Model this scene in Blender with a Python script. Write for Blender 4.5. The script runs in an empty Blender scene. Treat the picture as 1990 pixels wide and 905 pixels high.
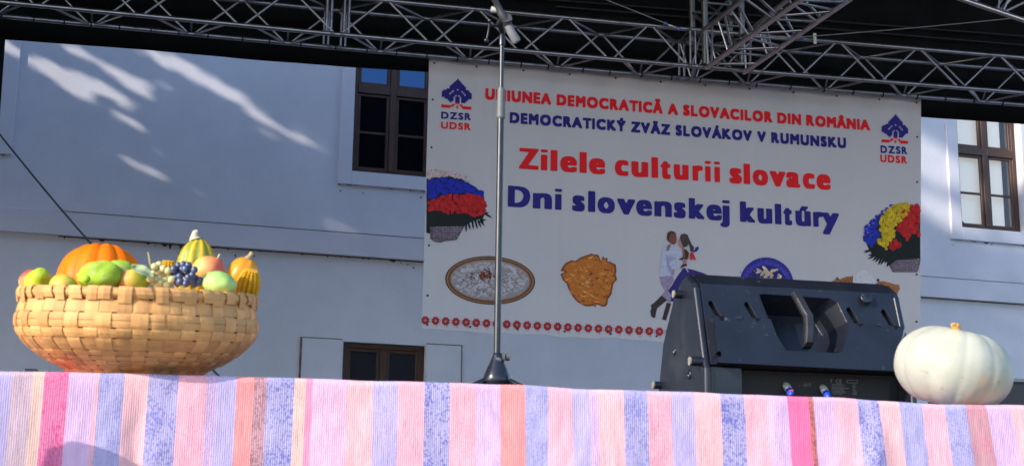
import bpy, bmesh, math, random
import numpy as np
from mathutils import Vector, Matrix, noise
from math import sin, cos, pi, radians as R_
S = bpy.context.scene
COL = S.collection
random.seed(7)

# ------------------------------------------------------------------ camera
F_PX, CX, CY = 2900.0, 995.0, 452.5
HEAD, PITCH, ROLL = R_(11), R_(12.8), R_(0.8)
CAM = Vector((0, 0, 1.15))
fw = Vector((sin(HEAD) * cos(PITCH), cos(HEAD) * cos(PITCH), sin(PITCH)))
rt = Vector((cos(HEAD), -sin(HEAD), 0))
up = rt.cross(fw)
RI = rt * cos(ROLL) + up * sin(ROLL)
UI = up * cos(ROLL) - rt * sin(ROLL)
cd = bpy.data.cameras.new('camera')
cd.sensor_width = 36
cd.lens = F_PX / 1990 * 36
cd.clip_start, cd.clip_end = 0.1, 500
cd.dof.use_dof = True
cd.dof.focus_distance = 8.0
cd.dof.aperture_fstop = 11
co = bpy.data.objects.new('camera', cd)
COL.objects.link(co)
co.matrix_world = Matrix(((RI.x, UI.x, -fw.x, CAM.x), (RI.y, UI.y, -fw.y, CAM.y), (RI.z, UI.z, -fw.z, CAM.z), (0, 0, 0, 1)))
S.camera = co

# ------------------------------------------------------------------ light
SUN_EL = R_(25)
SUN_H = Vector((0.89, 0.456, 0)).normalized()              # horizontal travel direction of the light
SUN_T = Vector((SUN_H.x * cos(SUN_EL), SUN_H.y * cos(SUN_EL), -sin(SUN_EL)))
w = bpy.data.worlds.new('World')
S.world = w
w.use_nodes = True
wn = w.node_tree.nodes
sky = wn.new('ShaderNodeTexSky')
sky.sky_type = 'NISHITA'
sky.sun_disc = False
sky.ozone_density = 3.0
sky.sun_elevation = SUN_EL
sky.sun_rotation = math.atan2(-SUN_H.x, -SUN_H.y)
w.node_tree.links.new(sky.outputs[0], wn['Background'].inputs[0])
wn['Background'].inputs[1].default_value = 0.15
sd = bpy.data.lights.new('sun', 'SUN')
sd.energy = 2.3
sd.angle = R_(0.5)
sd.color = (1.0, 0.93, 0.83)
so = bpy.data.objects.new('sun', sd)
COL.objects.link(so)
so.location = (-20, -10, 20)
so.rotation_euler = SUN_T.to_track_quat('-Z', 'Y').to_euler()
S.view_settings.view_transform = 'Standard'
S.view_settings.look = 'None'
S.view_settings.exposure = 1.35
S.view_settings.gamma = 1.0
S.view_settings.use_curve_mapping = False

# ------------------------------------------------------------------ picture point -> place
def ray(px, py):
    return fw + RI * ((px - CX) / F_PX) + UI * ((CY - py) / F_PX)
def P(px, py, Y):                                            # on the stage-parallel plane y = Y
    d = ray(px, py)
    return CAM + d * ((Y - CAM.y) / d.y)
def PX(px, py, X):
    d = ray(px, py)
    return CAM + d * ((X - CAM.x) / d.x)
def PP(px, py, p0, n):
    d = ray(px, py)
    return CAM + d * ((p0 - CAM).dot(n) / d.dot(n))
def scale_at(px, py, Y):
    return 0.5 * (P(px + 1, py, Y) - P(px - 1, py, Y)).length * 0.985

# ------------------------------------------------------------------ materials
def lin(c):
    return tuple((x / 12.92 if x <= 0.04045 else ((x + 0.055) / 1.055) ** 2.4) for x in c)
def rgb(r, g, b):
    return lin((r / 255, g / 255, b / 255))
_m = {}
def mat(name, col=(0.5, 0.5, 0.5), rough=0.6, metal=0.0, var=0.0, vscale=8.0, bump=0.0, bscale=40.0, spec=0.5,
        attr=None, spots=None, ior=1.5, detail=6, stretch=None, bdist=0.004):
    if name in _m:
        return _m[name]
    m = bpy.data.materials.new(name)
    m.use_nodes = True
    N, L = m.node_tree.nodes, m.node_tree.links
    b = N['Principled BSDF']
    b.inputs['Roughness'].default_value = rough
    b.inputs['Metallic'].default_value = metal
    b.inputs['IOR'].default_value = ior
    b.inputs['Specular IOR Level'].default_value = spec
    tc = N.new('ShaderNodeTexCoord')
    vec = tc.outputs['Object']
    if stretch:
        mp = N.new('ShaderNodeMapping')
        mp.inputs['Scale'].default_value = stretch
        L.new(vec, mp.inputs[0])
        vec = mp.outputs[0]
    if attr:
        a = N.new('ShaderNodeAttribute')
        a.attribute_name = attr
        cur = a.outputs['Color']
    else:
        c = N.new('ShaderNodeRGB')
        c.outputs[0].default_value = (*col, 1)
        cur = c.outputs[0]
    if var:
        nt = N.new('ShaderNodeTexNoise')
        nt.inputs['Scale'].default_value = vscale
        nt.inputs['Detail'].default_value = detail
        L.new(vec, nt.inputs[0])
        rm = N.new('ShaderNodeMapRange')
        rm.inputs[1].default_value, rm.inputs[2].default_value = 0.3, 0.7
        rm.inputs[3].default_value, rm.inputs[4].default_value = 1 - var, 1 + var
        L.new(nt.outputs[0], rm.inputs[0])
        mx = N.new('ShaderNodeVectorMath')
        mx.operation = 'SCALE'
        L.new(cur, mx.inputs[0])
        L.new(rm.outputs[0], mx.inputs['Scale'])
        cur = mx.outputs[0]
    if spots:                                                # list of (colour, scale, lo, hi, amount)
        for k, (sc, ss, lo, hi, am) in enumerate(spots):
            nt = N.new('ShaderNodeTexNoise')
            nt.inputs['Scale'].default_value = ss
            nt.inputs['Detail'].default_value = 5
            ad = N.new('ShaderNodeVectorMath')
            ad.inputs[1].default_value = (3.7 * k + 1.3, 5.1 * k, 2.2 * k)
            L.new(vec, ad.inputs[0])
            L.new(ad.outputs[0], nt.inputs[0])
            rm = N.new('ShaderNodeMapRange')
            rm.inputs[1].default_value, rm.inputs[2].default_value = lo, hi
            rm.inputs[3].default_value, rm.inputs[4].default_value = 0, am
            L.new(nt.outputs[0], rm.inputs[0])
            mix = N.new('ShaderNodeMix')
            mix.data_type = 'RGBA'
            L.new(rm.outputs[0], mix.inputs[0])
            L.new(cur, mix.inputs[6])
            mix.inputs[7].default_value = (*sc, 1)
            cur = mix.outputs[2]
    L.new(cur, b.inputs['Base Color'])
    if bump:
        nt = N.new('ShaderNodeTexNoise')
        nt.inputs['Scale'].default_value = bscale
        nt.inputs['Detail'].default_value = 8
        L.new(vec, nt.inputs[0])
        bp = N.new('ShaderNodeBump')
        bp.inputs['Strength'].default_value = bump
        bp.inputs['Distance'].default_value = bdist
        L.new(nt.outputs[0], bp.inputs['Height'])
        L.new(bp.outputs[0], b.inputs['Normal'])
    _m[name] = m
    return m

# ------------------------------------------------------------------ mesh helpers
class MB:
    def __init__(s):
        s.v, s.f, s.c, s.smooth = [], [], [], []
    def add(s, vs, fs, col=None, smooth=False):
        o = len(s.v)
        s.v += [Vector(v) for v in vs]
        for f in fs:
            s.f.append([i + o for i in f])
            s.c.append(col)
            s.smooth.append(smooth)
    def hexa(s, q0, q1, col=None):                           # two matching quads
        s.add(list(q0) + list(q1), [(3, 2, 1, 0), (4, 5, 6, 7), (0, 1, 5, 4), (1, 2, 6, 5), (2, 3, 7, 6), (3, 0, 4, 7)], col)
    def box(s, a, b, col=None):
        x0, y0, z0 = a
        x1, y1, z1 = b
        s.hexa([(x0, y0, z0), (x1, y0, z0), (x1, y1, z0), (x0, y1, z0)], [(x0, y0, z1), (x1, y0, z1), (x1, y1, z1), (x0, y1, z1)], col)
    def prism(s, poly, ext, col=None):
        n = len(poly)
        ext = Vector(ext)
        vs = [Vector(p) for p in poly] + [Vector(p) + ext for p in poly]
        s.add(vs, [list(range(n))[::-1], list(range(n, 2 * n))] + [(i, (i + 1) % n, n + (i + 1) % n, n + i) for i in range(n)], col)
    def tube(s, pts, r, n=10, col=None, caps=True, smooth=True):
        pts = [Vector(p) for p in pts]
        rs = r if isinstance(r, (list, tuple)) else [r] * len(pts)
        vs, fs = [], []
        prev = None
        for i, p in enumerate(pts):
            t = (pts[min(i + 1, len(pts) - 1)] - pts[max(i - 1, 0)]).normalized()
            if prev is None:
                a = t.orthogonal().normalized()
            else:
                a = (prev - t * prev.dot(t)).normalized()
            prev = a
            bb = t.cross(a)
            for k in range(n):
                an = 2 * pi * k / n
                vs.append(p + (a * cos(an) + bb * sin(an)) * rs[i])
        for i in range(len(pts) - 1):
            for k in range(n):
                fs.append((i * n + k, i * n + (k + 1) % n, (i + 1) * n + (k + 1) % n, (i + 1) * n + k))
        s.add(vs, fs, col, smooth)
        if caps:
            s.add(vs[:n], [list(range(n))[::-1]], col)
            s.add(vs[-n:], [list(range(n))], col)
    def lathe(s, prof, c, n=32, rot=None, col=None, fr=None, smooth=True):   # prof [(r,z)], fr(theta, z) radius factor
        c = Vector(c)
        rot = rot or Matrix.Identity(3)
        vs, fs = [], []
        for (r, z) in prof:
            for k in range(n):
                th = 2 * pi * k / n
                q = r * (fr(th, z) if fr else 1)
                vs.append(c + rot @ Vector((q * cos(th), q * sin(th), z)))
        m = len(prof)
        for i in range(m - 1):
            for k in range(n):
                fs.append((i * n + k, i * n + (k + 1) % n, (i + 1) * n + (k + 1) % n, (i + 1) * n + k))
        fs.append(list(range(n))[::-1])
        fs.append([(m - 1) * n + k for k in range(n)])
        s.add(vs, fs, col, smooth)
    def ball(s, c, r, n=16, m=10, rot=None, col=None, fn=None):
        c = Vector(c)
        r = Vector(r) if not isinstance(r, (int, float)) else Vector((r, r, r))
        rot = rot or Matrix.Identity(3)
        vs, fs = [], []
        for i in range(m + 1):
            ph = -pi / 2 + pi * i / m
            ph = max(-pi / 2 + 1e-3, min(pi / 2 - 1e-3, ph))
            for k in range(n):
                th = 2 * pi * k / n
                d = Vector((cos(ph) * cos(th), cos(ph) * sin(th), sin(ph)))
                g = fn(d, th, ph) if fn else 1.0
                vs.append(c + rot @ Vector((d.x * r.x * g, d.y * r.y * g, d.z * r.z * g)))
        for i in range(m):
            for k in range(n):
                fs.append((i * n + k, i * n + (k + 1) % n, (i + 1) * n + (k + 1) % n, (i + 1) * n + k))
        s.add(vs, fs, col, True)
    def grid(s, fn, nu, nv, col=None, smooth=True):          # fn(i, j) -> point; col may be fn(i, j)
        vs = [fn(i, j) for j in range(nv + 1) for i in range(nu + 1)]
        o = len(s.v)
        s.v += [Vector(v) for v in vs]
        for j in range(nv):
            for i in range(nu):
                a = o + j * (nu + 1) + i
                s.f.append([a, a + 1, a + nu + 2, a + nu + 1])
                s.c.append(col(i, j) if callable(col) else col)
                s.smooth.append(smooth)

PART_NAMES = {}
def obj(name, mb, m, parent=None, loc=None, bevel=0, seg=2, solid=0, recalc=True, weld=False):
    base = Vector(loc) if loc is not None else (parent_loc(parent) if parent else Vector((0, 0, 0)))
    me = bpy.data.meshes.new(name)
    me.from_pydata([tuple(v - base) for v in mb.v], [], mb.f)
    for p, sm in zip(me.polygons, mb.smooth):
        p.use_smooth = sm
    if any(c is not None for c in mb.c):
        at = me.color_attributes.new('Col', 'FLOAT_COLOR', 'CORNER')
        buf = np.ones((len(me.loops), 4), np.float32)
        for p, c in zip(me.polygons, mb.c):
            c = c or (0.5, 0.5, 0.5)
            for li in p.loop_indices:
                buf[li, :3] = c
        at.data.foreach_set('color', buf.ravel())
    if recalc or weld:
        bm = bmesh.new()
        bm.from_mesh(me)
        if weld:
            bmesh.ops.remove_doubles(bm, verts=bm.verts, dist=1e-5)
        if recalc:
            bmesh.ops.recalc_face_normals(bm, faces=bm.faces)
        bm.to_mesh(me)
        bm.free()
    me.update()
    me.materials.append(m)
    o = bpy.data.objects.new(name, me)
    COL.objects.link(o)
    if parent:
        o.parent = parent
        o.location = base - parent_loc(parent)
    else:
        o.location = base
    if solid:
        md = o.modifiers.new('thick', 'SOLIDIFY')
        md.thickness = solid
    if bevel:
        md = o.modifiers.new('bevel', 'BEVEL')
        md.width = bevel
        md.segments = seg
        md.limit_method = 'ANGLE'
        md.angle_limit = R_(35)
        md.harden_normals = True if False else False
    return o
def parent_loc(p):
    l = Vector((0, 0, 0))
    while p:
        l = l + p.location
        p = p.parent
    return l
def tag(o, label, cat, group=None, kind=None):
    if label: o['label'] = label
    if cat: o['category'] = cat
    if group: o['group'] = group
    if kind: o['kind'] = kind
    return o
def thing(name, loc, label, cat, group=None):
    o = bpy.data.objects.new(name, None)
    COL.objects.link(o)
    o.location = loc
    o.empty_display_size = 0.1
    return tag(o, label, cat, group)
def struct(name, mb, m):
    o = obj(name, mb, m)
    o['kind'] = 'structure'
    return o
def cut(o, cutters):                                         # boolean difference, baked into the mesh
    for c in cutters:
        md = o.modifiers.new('cut', 'BOOLEAN')
        md.operation = 'DIFFERENCE'
        md.solver = 'EXACT'
        md.object = c
    dg = bpy.context.evaluated_depsgraph_get()
    dg.update()
    me = bpy.data.meshes.new_from_object(o.evaluated_get(dg))
    o.modifiers.clear()
    o.data = me
    for c in cutters:
        bpy.data.objects.remove(c)

# ------------------------------------------------------------------ key levels
YE = 2.95                                                    # front edge of the stage
ZS = P(995, 757, YE).z - 0.004                               # top of the stage deck
YT = 10.4                                                    # front face of the back truss
YB = 10.74                                                   # banner
YV = 10.95                                                   # black valance

# ------------------------------------------------------------------ ground and stage
g = MB()
def gnd(i, j):
    x, y = -150 + 300 * i / 40, -150 + 300 * j / 40
    return (x, y, 0)
g.grid(gnd, 40, 40, smooth=False)
struct('ground', g, mat('paving', (0.22, 0.205, 0.19), 0.85, var=0.25, vscale=1.5, bump=0.3, bscale=12))

stage = thing('stage', (1.5, YE + 0.02, 0), 'long black stage platform under the striped woven cloth', 'stage')
k = MB(); k.box((-6.6, YE + 0.015, ZS - 0.12), (9.2, 11.2, ZS - 0.008))
obj('deck', k, mat('deck_ply', (0.03, 0.028, 0.027), 0.7, var=0.3, vscale=6, bump=0.2), stage, bevel=0.004)
k = MB()
def skirt(i, j):
    x = -6.6 + 15.8 * i / 300
    return (x, YE + 0.05 + 0.018 * sin(x * 38) + 0.01 * sin(x * 17 + 1), 0.02 + (ZS - 0.14) * j / 6)
k.grid(skirt, 300, 6)
obj('skirt', k, mat('black_cloth', (0.012, 0.012, 0.013), 0.9, bump=0.2, bscale=60), stage)

# ------------------------------------------------------------------ building behind
YAW = R_(5)
UW = Vector((cos(YAW), sin(YAW), 0))
NW = Vector((sin(YAW), -cos(YAW), 0))
W0 = P(995, 476, 16.5)
def pw(px, py, off=0.0):
    return PP(px, py, W0 + NW * off, NW)
def sw(px, py, off=0.0):                                     # wall coordinates (s along, z up)
    q = pw(px, py, off)
    return ((q - W0).dot(UW), q.z)
def wp(s, z, off=0.0):
    return Vector((W0.x, W0.y, 0)) + UW * s + NW * off + Vector((0, 0, z))
def wbox(mb, s0, s1, z0, z1, o0, o1, col=None):
    mb.hexa([wp(s0, z0, o0), wp(s1, z0, o0), wp(s1, z1, o0), wp(s0, z1, o0)], [wp(s0, z0, o1), wp(s1, z0, o1), wp(s1, z1, o1), wp(s0, z1, o1)], col)

def plaster_mat():
    m = bpy.data.materials.new('white_plaster')
    m.use_nodes = True
    N, L = m.node_tree.nodes, m.node_tree.links
    b = N['Principled BSDF']
    b.inputs['Roughness'].default_value = 0.85
    tc = N.new('ShaderNodeTexCoord')
    n1 = N.new('ShaderNodeTexNoise'); n1.inputs['Scale'].default_value = 0.9; n1.inputs['Detail'].default_value = 12; n1.inputs['Roughness'].default_value = 0.68
    n2 = N.new('ShaderNodeTexNoise'); n2.inputs['Scale'].default_value = 60; n2.inputs['Detail'].default_value = 4
    L.new(tc.outputs['Object'], n1.inputs[0]); L.new(tc.outputs['Object'], n2.inputs[0])
    cr = N.new('ShaderNodeValToRGB')
    cr.color_ramp.elements[0].position, cr.color_ramp.elements[0].color = 0.3, (0.60, 0.59, 0.64, 1)
    cr.color_ramp.elements[1].position, cr.color_ramp.elements[1].color = 0.62, (0.71, 0.695, 0.745, 1)
    L.new(n1.outputs[0], cr.inputs[0])
    L.new(cr.outputs[0], b.inputs['Base Color'])
    bp = N.new('ShaderNodeBump'); bp.inputs['Strength'].default_value = 0.12; bp.inputs['Distance'].default_value = 0.004
    L.new(n2.outputs[0], bp.inputs['Height']); L.new(bp.outputs[0], b.inputs['Normal'])
    return m
PLASTER = plaster_mat()
TRIM = mat('trim_plaster', (0.65, 0.635, 0.69), 0.85, var=0.05, vscale=2, bump=0.1, bscale=50)
DIRT_SHADE = mat('dirt_shade', (0.05, 0.038, 0.03), 0.95, var=0.4, vscale=30)
RUST = mat('rusty_edge', (0.16, 0.10, 0.085), 0.9, var=0.4, vscale=14)

sA, zA = sw(0, 403.2); sB, zB = sw(1791, 538)
ZL1 = 0.5 * (zA + zB)                                        # top of the string course
zA = sw(0, 449.5)[1]; zB = sw(1790, 577.5)[1]
ZL0 = 0.5 * (zA + zB)                                        # underside of the string course
# window openings in wall coordinates
def avg_s(*pts): return sum(sw(*p)[0] for p in pts) / len(pts)
wl0 = avg_s((690, 132), (681, 334)); wlb = 0.5 * (sw(681, 334)[1] + sw(828, 349)[1])
wl1 = wl0 + (sw(842, 250)[0] - wl0)
wr0 = avg_s((1852, 232), (1863, 443)); wrb = 0.5 * (sw(1863, 443)[1] + sw(1968, 453)[1])
wr1 = sw(1973, 345)[0]
WINW = max(wl1 - wl0, wr1 - wr0)
wl1 = wl0 + WINW; wr1 = wr0 + WINW
wf1 = avg_s((42, 80), (23, 304)) - 0.17; wf0 = wf1 - WINW
WTOP = wlb + WINW * 1.75
lb0 = avg_s((668, 664), (664, 740)); lb1 = avg_s((827, 671), (826, 740)); lbt = 0.5 * (sw(668, 663)[1] + sw(827, 671)[1])
lbb = lbt - 0.85
SMIN, SMAX, ZTOP = -9.0, 14.0, 11.5
building = thing('plastered_building', wp(0, 0, 0), 'white plastered building with brown windows behind the stage', 'building')
def wall_sheet(s0, s1, z0, z1, off, holes):
    ss = sorted({s0, s1, *[h[0] for h in holes], *[h[1] for h in holes]})
    zz = sorted({z0, z1, *[h[2] for h in holes], *[h[3] for h in holes]})
    mb = MB()
    for i in range(len(ss) - 1):
        for j in range(len(zz) - 1):
            a, b, c, d = ss[i], ss[i + 1], zz[j], zz[j + 1]
            if any(a >= h[0] - 1e-6 and b <= h[1] + 1e-6 and c >= h[2] - 1e-6 and d <= h[3] + 1e-6 for h in holes):
                continue
            mb.add([wp(a, c, off), wp(b, c, off), wp(b, d, off), wp(a, d, off)], [(0, 1, 2, 3)])
    return mb
UP = 0.05
kw = wall_sheet(SMIN, SMAX, ZL1, ZTOP, UP, [(wf0, wf1, wlb, WTOP), (wl0, wl1, wlb, WTOP), (wr0, wr1, wrb, WTOP)])
kl = wall_sheet(SMIN, SMAX, 0.0, ZL0, 0.0, [(lb0, lb1, lbb, lbt)])
kw.add(kl.v, kl.f)
for (a, b, c, d, off, dep) in [(wf0, wf1, wlb, WTOP, UP, 0.22), (wl0, wl1, wlb, WTOP, UP, 0.22), (wr0, wr1, wrb, WTOP, UP, 0.22), (lb0, lb1, lbb, lbt, 0.0, 0.16)]:
    i = off - dep - 0.1
    kw.add([wp(a, c, off), wp(a, d, off), wp(a, d, i), wp(a, c, i)], [(0, 1, 2, 3)])
    kw.add([wp(b, c, off), wp(b, d, off), wp(b, d, i), wp(b, c, i)], [(0, 1, 2, 3)])
    kw.add([wp(a, c, off), wp(b, c, off), wp(b, c, i), wp(a, c, i)], [(0, 1, 2, 3)])
    kw.add([wp(a, d, off), wp(b, d, off), wp(b, d, i), wp(a, d, i)], [(0, 1, 2, 3)])
# roof slab and back so that nothing shines through
wbox(kw, SMIN, SMAX, 0.0, ZTOP, -3.0, -3.2)
wbox(kw, SMIN, SMAX, ZTOP + 0.002, ZTOP + 0.25, 0.35, -3.2)
obj('wall', kw, PLASTER, building, recalc=False)
kb = MB(); wbox(kb, SMIN, SMAX, ZL0, ZL1 - 0.0015, -0.02, 0.062)
obj('string_course', kb, TRIM, building, bevel=0.006)
# dirt hanging under ledges
def dirt_run(mb, s0, s1, z, off, density=9, deep=0.055):
    s = s0
    while s < s1:
        wd = random.uniform(0.02, 0.10)
        h = random.uniform(0.006, deep) * random.random() ** 1.2 + 0.006
        n = 5
        top = [wp(s + wd * i / n, z, off) for i in range(n + 1)]
        bot = [wp(s + wd * i / n, z - h * (0.25 + 0.75 * random.random()) * (sin(pi * (i + 0.3) / (n + 0.6))), off) for i in range(n + 1)]
        mb.add(top + bot[::-1], [list(range(2 * n + 2))])
        if random.random() < 0.2:
            cx, cz, r = s + random.uniform(0, 0.15), z - random.uniform(0.02, 0.10), random.uniform(0.004, 0.013)
            mb.add([wp(cx + r * cos(a) * random.uniform(.6, 1.3), cz + r * sin(a) * random.uniform(.6, 1.3), off) for a in [i * pi / 3 for i in range(6)]], [list(range(6))])
        s += wd + random.expovariate(density)
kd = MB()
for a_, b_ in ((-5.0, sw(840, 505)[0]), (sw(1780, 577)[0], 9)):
    wbox(kd, a_, b_, ZL0 - .011, ZL0 - .0005, 0.0, 0.012)  # continuous dark strip stands in for the shadow under the string course
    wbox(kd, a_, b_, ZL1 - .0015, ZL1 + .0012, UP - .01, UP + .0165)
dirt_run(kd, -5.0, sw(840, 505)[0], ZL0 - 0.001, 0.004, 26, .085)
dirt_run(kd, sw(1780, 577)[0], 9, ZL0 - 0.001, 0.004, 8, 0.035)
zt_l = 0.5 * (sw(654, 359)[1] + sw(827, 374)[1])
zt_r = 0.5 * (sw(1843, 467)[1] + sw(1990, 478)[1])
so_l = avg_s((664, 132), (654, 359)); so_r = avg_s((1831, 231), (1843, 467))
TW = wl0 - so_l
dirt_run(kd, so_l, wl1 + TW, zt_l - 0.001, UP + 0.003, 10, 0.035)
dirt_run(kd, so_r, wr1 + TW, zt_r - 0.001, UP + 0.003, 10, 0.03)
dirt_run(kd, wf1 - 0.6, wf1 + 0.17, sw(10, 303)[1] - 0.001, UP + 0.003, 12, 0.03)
obj('dirt_and_shadow_line', kd, DIRT_SHADE, building, recalc=False)  # stains together with the painted shadow line

WOOD = mat('brown_window_wood', (0.075, 0.034, 0.020), 0.45, var=0.3, vscale=9, bump=0.15, stretch=(8, 8, 1))
GLASS = mat('window_glass', (0.004, 0.005, 0.006), 0.015, ior=3.0)
GLASS.node_tree.nodes['Principled BSDF'].inputs['Specular Tint'].default_value = (0.17, 0.34, 0.68, 1)
BLIND = mat('white_blind', (0.80, 0.79, 0.76), 0.8, var=0.03, vscale=1.5)      # white blind, with a glow added to brighten the window
_b = BLIND.node_tree.nodes['Principled BSDF']
_b.inputs['Emission Color'].default_value = (1, 0.98, 0.94, 1)
_b.inputs['Emission Strength'].default_value = 0.15
def window(s0, s1, z0, z1, off, zt0=None, zt1=None, zbar=None, blind=False, lower=False):
    """frame > pane, sill; the frame is a mesh with transom, mullion and sashes"""
    fr = MB()
    d0, d1 = off - 0.16, off - 0.10
    fw_, mul = 0.06, 0.075
    sm = 0.5 * (s0 + s1)
    wbox(fr, s0 + .002, s0 + fw_, z0 + .002, z1 - .002, d0, d1)
    wbox(fr, s1 - fw_, s1 - .002, z0 + .002, z1 - .002, d0, d1)
    wbox(fr, s0 + fw_, s1 - fw_, z0 + .002, z0 + fw_, d0, d1)
    wbox(fr, s0 + fw_, s1 - fw_, z1 - fw_, z1 - .002, d0, d1)
    wbox(fr, sm - mul / 2, sm + mul / 2, z0 + fw_, z1 - fw_, d0 + 0.004, d1 + 0.012)
    lights = []
    if zt0:
        wbox(fr, s0 + fw_, sm - mul / 2, zt0, zt1, d0 + .004, d1 + .014)
        wbox(fr, sm + mul / 2, s1 - fw_, zt0, zt1, d0 + .004, d1 + .014)
        zs = [(z0 + fw_, zt0), (zt1, z1 - fw_)]
    else:
        zs = [(z0 + fw_, z1 - fw_)]
    cols = [(s0 + fw_, sm - mul / 2), (sm + mul / 2, s1 - fw_)]
    for zi, (a, b) in enumerate(zs):
        for (c, d) in cols:
            q = 0.035
            e0, e1 = d0 + .012, d1 - .008
            wbox(fr, c + .001, c + q, a + .001, b - .001, e0, e1)
            wbox(fr, d - q, d - .001, a + .001, b - .001, e0, e1)
            wbox(fr, c + q, d - q, a + .001, a + q, e0, e1)
            wbox(fr, c + q, d - q, b - q, b - .001, e0, e1)
            if zi == 0 and zbar and not lower:
                wbox(fr, c + q, d - q, zbar - .014, zbar + .014, e0 + .004, e1 - .006)
                lights += [(c + q, d - q, a + q, zbar - .014), (c + q, d - q, zbar + .014, b - q)]
            else:
                lights.append((c + q, d - q, a + q, b - q))
    f = obj('window', fr, WOOD, building, bevel=0.004, seg=1)
    for (a, b, c, d) in lights:
        p = MB()
        if blind: p.add([wp(a - .004, c - .004, d0 + .023), wp(b + .004, c - .004, d0 + .023), wp(b + .004, d + .004, d0 + .023), wp(a - .004, d + .004, d0 + .023)], [(0, 1, 2, 3)])
        else: wbox(p, a - .004, b + .004, c - .004, d + .004, d0 + .02, d0 + .026)
        obj('pane', p, GLASS if not blind else BGLASS, f)
    return f
def bglass():
    m = bpy.data.materials.new('clear_window_glass')
    m.use_nodes = True
    N, L = m.node_tree.nodes, m.node_tree.links
    N.remove(N['Principled BSDF'])
    tr = N.new('ShaderNodeBsdfTransparent'); tr.inputs[0].default_value = (0.9, 0.92, 0.92, 1)
    gl = N.new('ShaderNodeBsdfGlossy'); gl.inputs['Roughness'].default_value = 0.02
    fz = N.new('ShaderNodeLayerWeight'); fz.inputs[0].default_value = 0.12
    mx = N.new('ShaderNodeMixShader')
    L.new(fz.outputs[0], mx.inputs[0]); L.new(tr.outputs[0], mx.inputs[1]); L.new(gl.outputs[0], mx.inputs[2])
    L.new(mx.outputs[0], N['Material Output'].inputs[0])
    return m
BGLASS = bglass()
ztl0 = 0.5 * (sw(682, 169 + 13)[1] + sw(826, 181 + 3)[1]); ztl1 = ztl0 + 0.10
zbl = 0.5 * (sw(692, 254)[1] + sw(800, 261)[1])
window(wl0, wl1, wlb, WTOP, UP, ztl0, ztl1, zbl)
window(wf0, wf1, wlb, WTOP, UP, ztl0, ztl1, zbl)
ztr0 = sw(1905, 300)[1]; zbr = sw(1905, 374)[1]
rw = window(wr0, wr1, wrb, WTOP, UP, ztr0, ztr0 + 0.10, zbr, blind=True)
kb = MB(); wbox(kb, wr0 + 0.02, wr1 - 0.16, wrb, WTOP, UP - 0.20, UP - 0.205)
obj('blind', kb, BLIND, rw)
kb = MB()
c = sw(1874, 441); rr = 0.10
kb.prism([wp(c[0] + rr * cos(a), wrb + 0.085 + rr * 0.62 * sin(a), UP - 0.188) for a in [pi * i / 12 for i in range(13)]], NW * 0.008)
obj('round_ventilator', kb, mat('dark_plastic', (0.03, 0.03, 0.035), 0.5), rw)
DGLASS = mat('dim_window_glass', (0.010, 0.011, 0.014), 0.04, ior=1.55)
_g, GLASS = GLASS, DGLASS
window(lb0, lb1, lbb, lbt, 0.04, lower=True)
GLASS = _g
# plaster surrounds round the upper windows
def surround(s0, s1, z0, z1, tw, zb):
    t = MB()
    a, b = UP - 0.01, UP + 0.035
    wbox(t, s0 - tw, s0 - .001, zb, z1 + tw, a, b)
    wbox(t, s1 + .001, s1 + tw, zb, z1 + tw, a, b)
    wbox(t, s0 - .001, s1 + .001, zb, z0 - .001, a, b)
    wbox(t, s0 - .001, s1 + .001, z1 + .001, z1 + tw, a, b)
    obj('window_surround', t, TRIM, building, bevel=0.005, seg=1)
surround(wl0, wl1, wlb, WTOP, TW, zt_l)
surround(wr0, wr1, wrb, WTOP, TW, zt_r)
surround(wf0, wf1, wlb, WTOP, 0.17, sw(10, 303)[1])
# flat shutter boxes beside the basement window, with a rusty rim
for (a, b, t) in [(avg_s((585, 655), (582, 738)), avg_s((663, 660)), 0.5 * (sw(585, 655)[1] + sw(663, 660)[1])),
                  (avg_s((830, 668)), avg_s((897, 672), (896, 740)), 0.5 * (sw(830, 668)[1] + sw(897, 672)[1]))]:
    p = MB(); wbox(p, a, b, t - 1.0, t, -0.01, 0.012)
    sh = obj('shutter_box', p, PLASTER, building)
    p = MB()
    wbox(p, a - 0.010, b + 0.010, t + 0.001, t + 0.009, -0.01, 0.015)
    e = a if a < lb0 else b
    wbox(p, e - 0.011, e + 0.011, t - 1.0, t, 0.0125, 0.016) if a < lb0 else wbox(p, e - 0.005, e + 0.005, t - 1.0, t, 0.0125, 0.016)
    obj('rusty_rim', p, RUST, sh)

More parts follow.
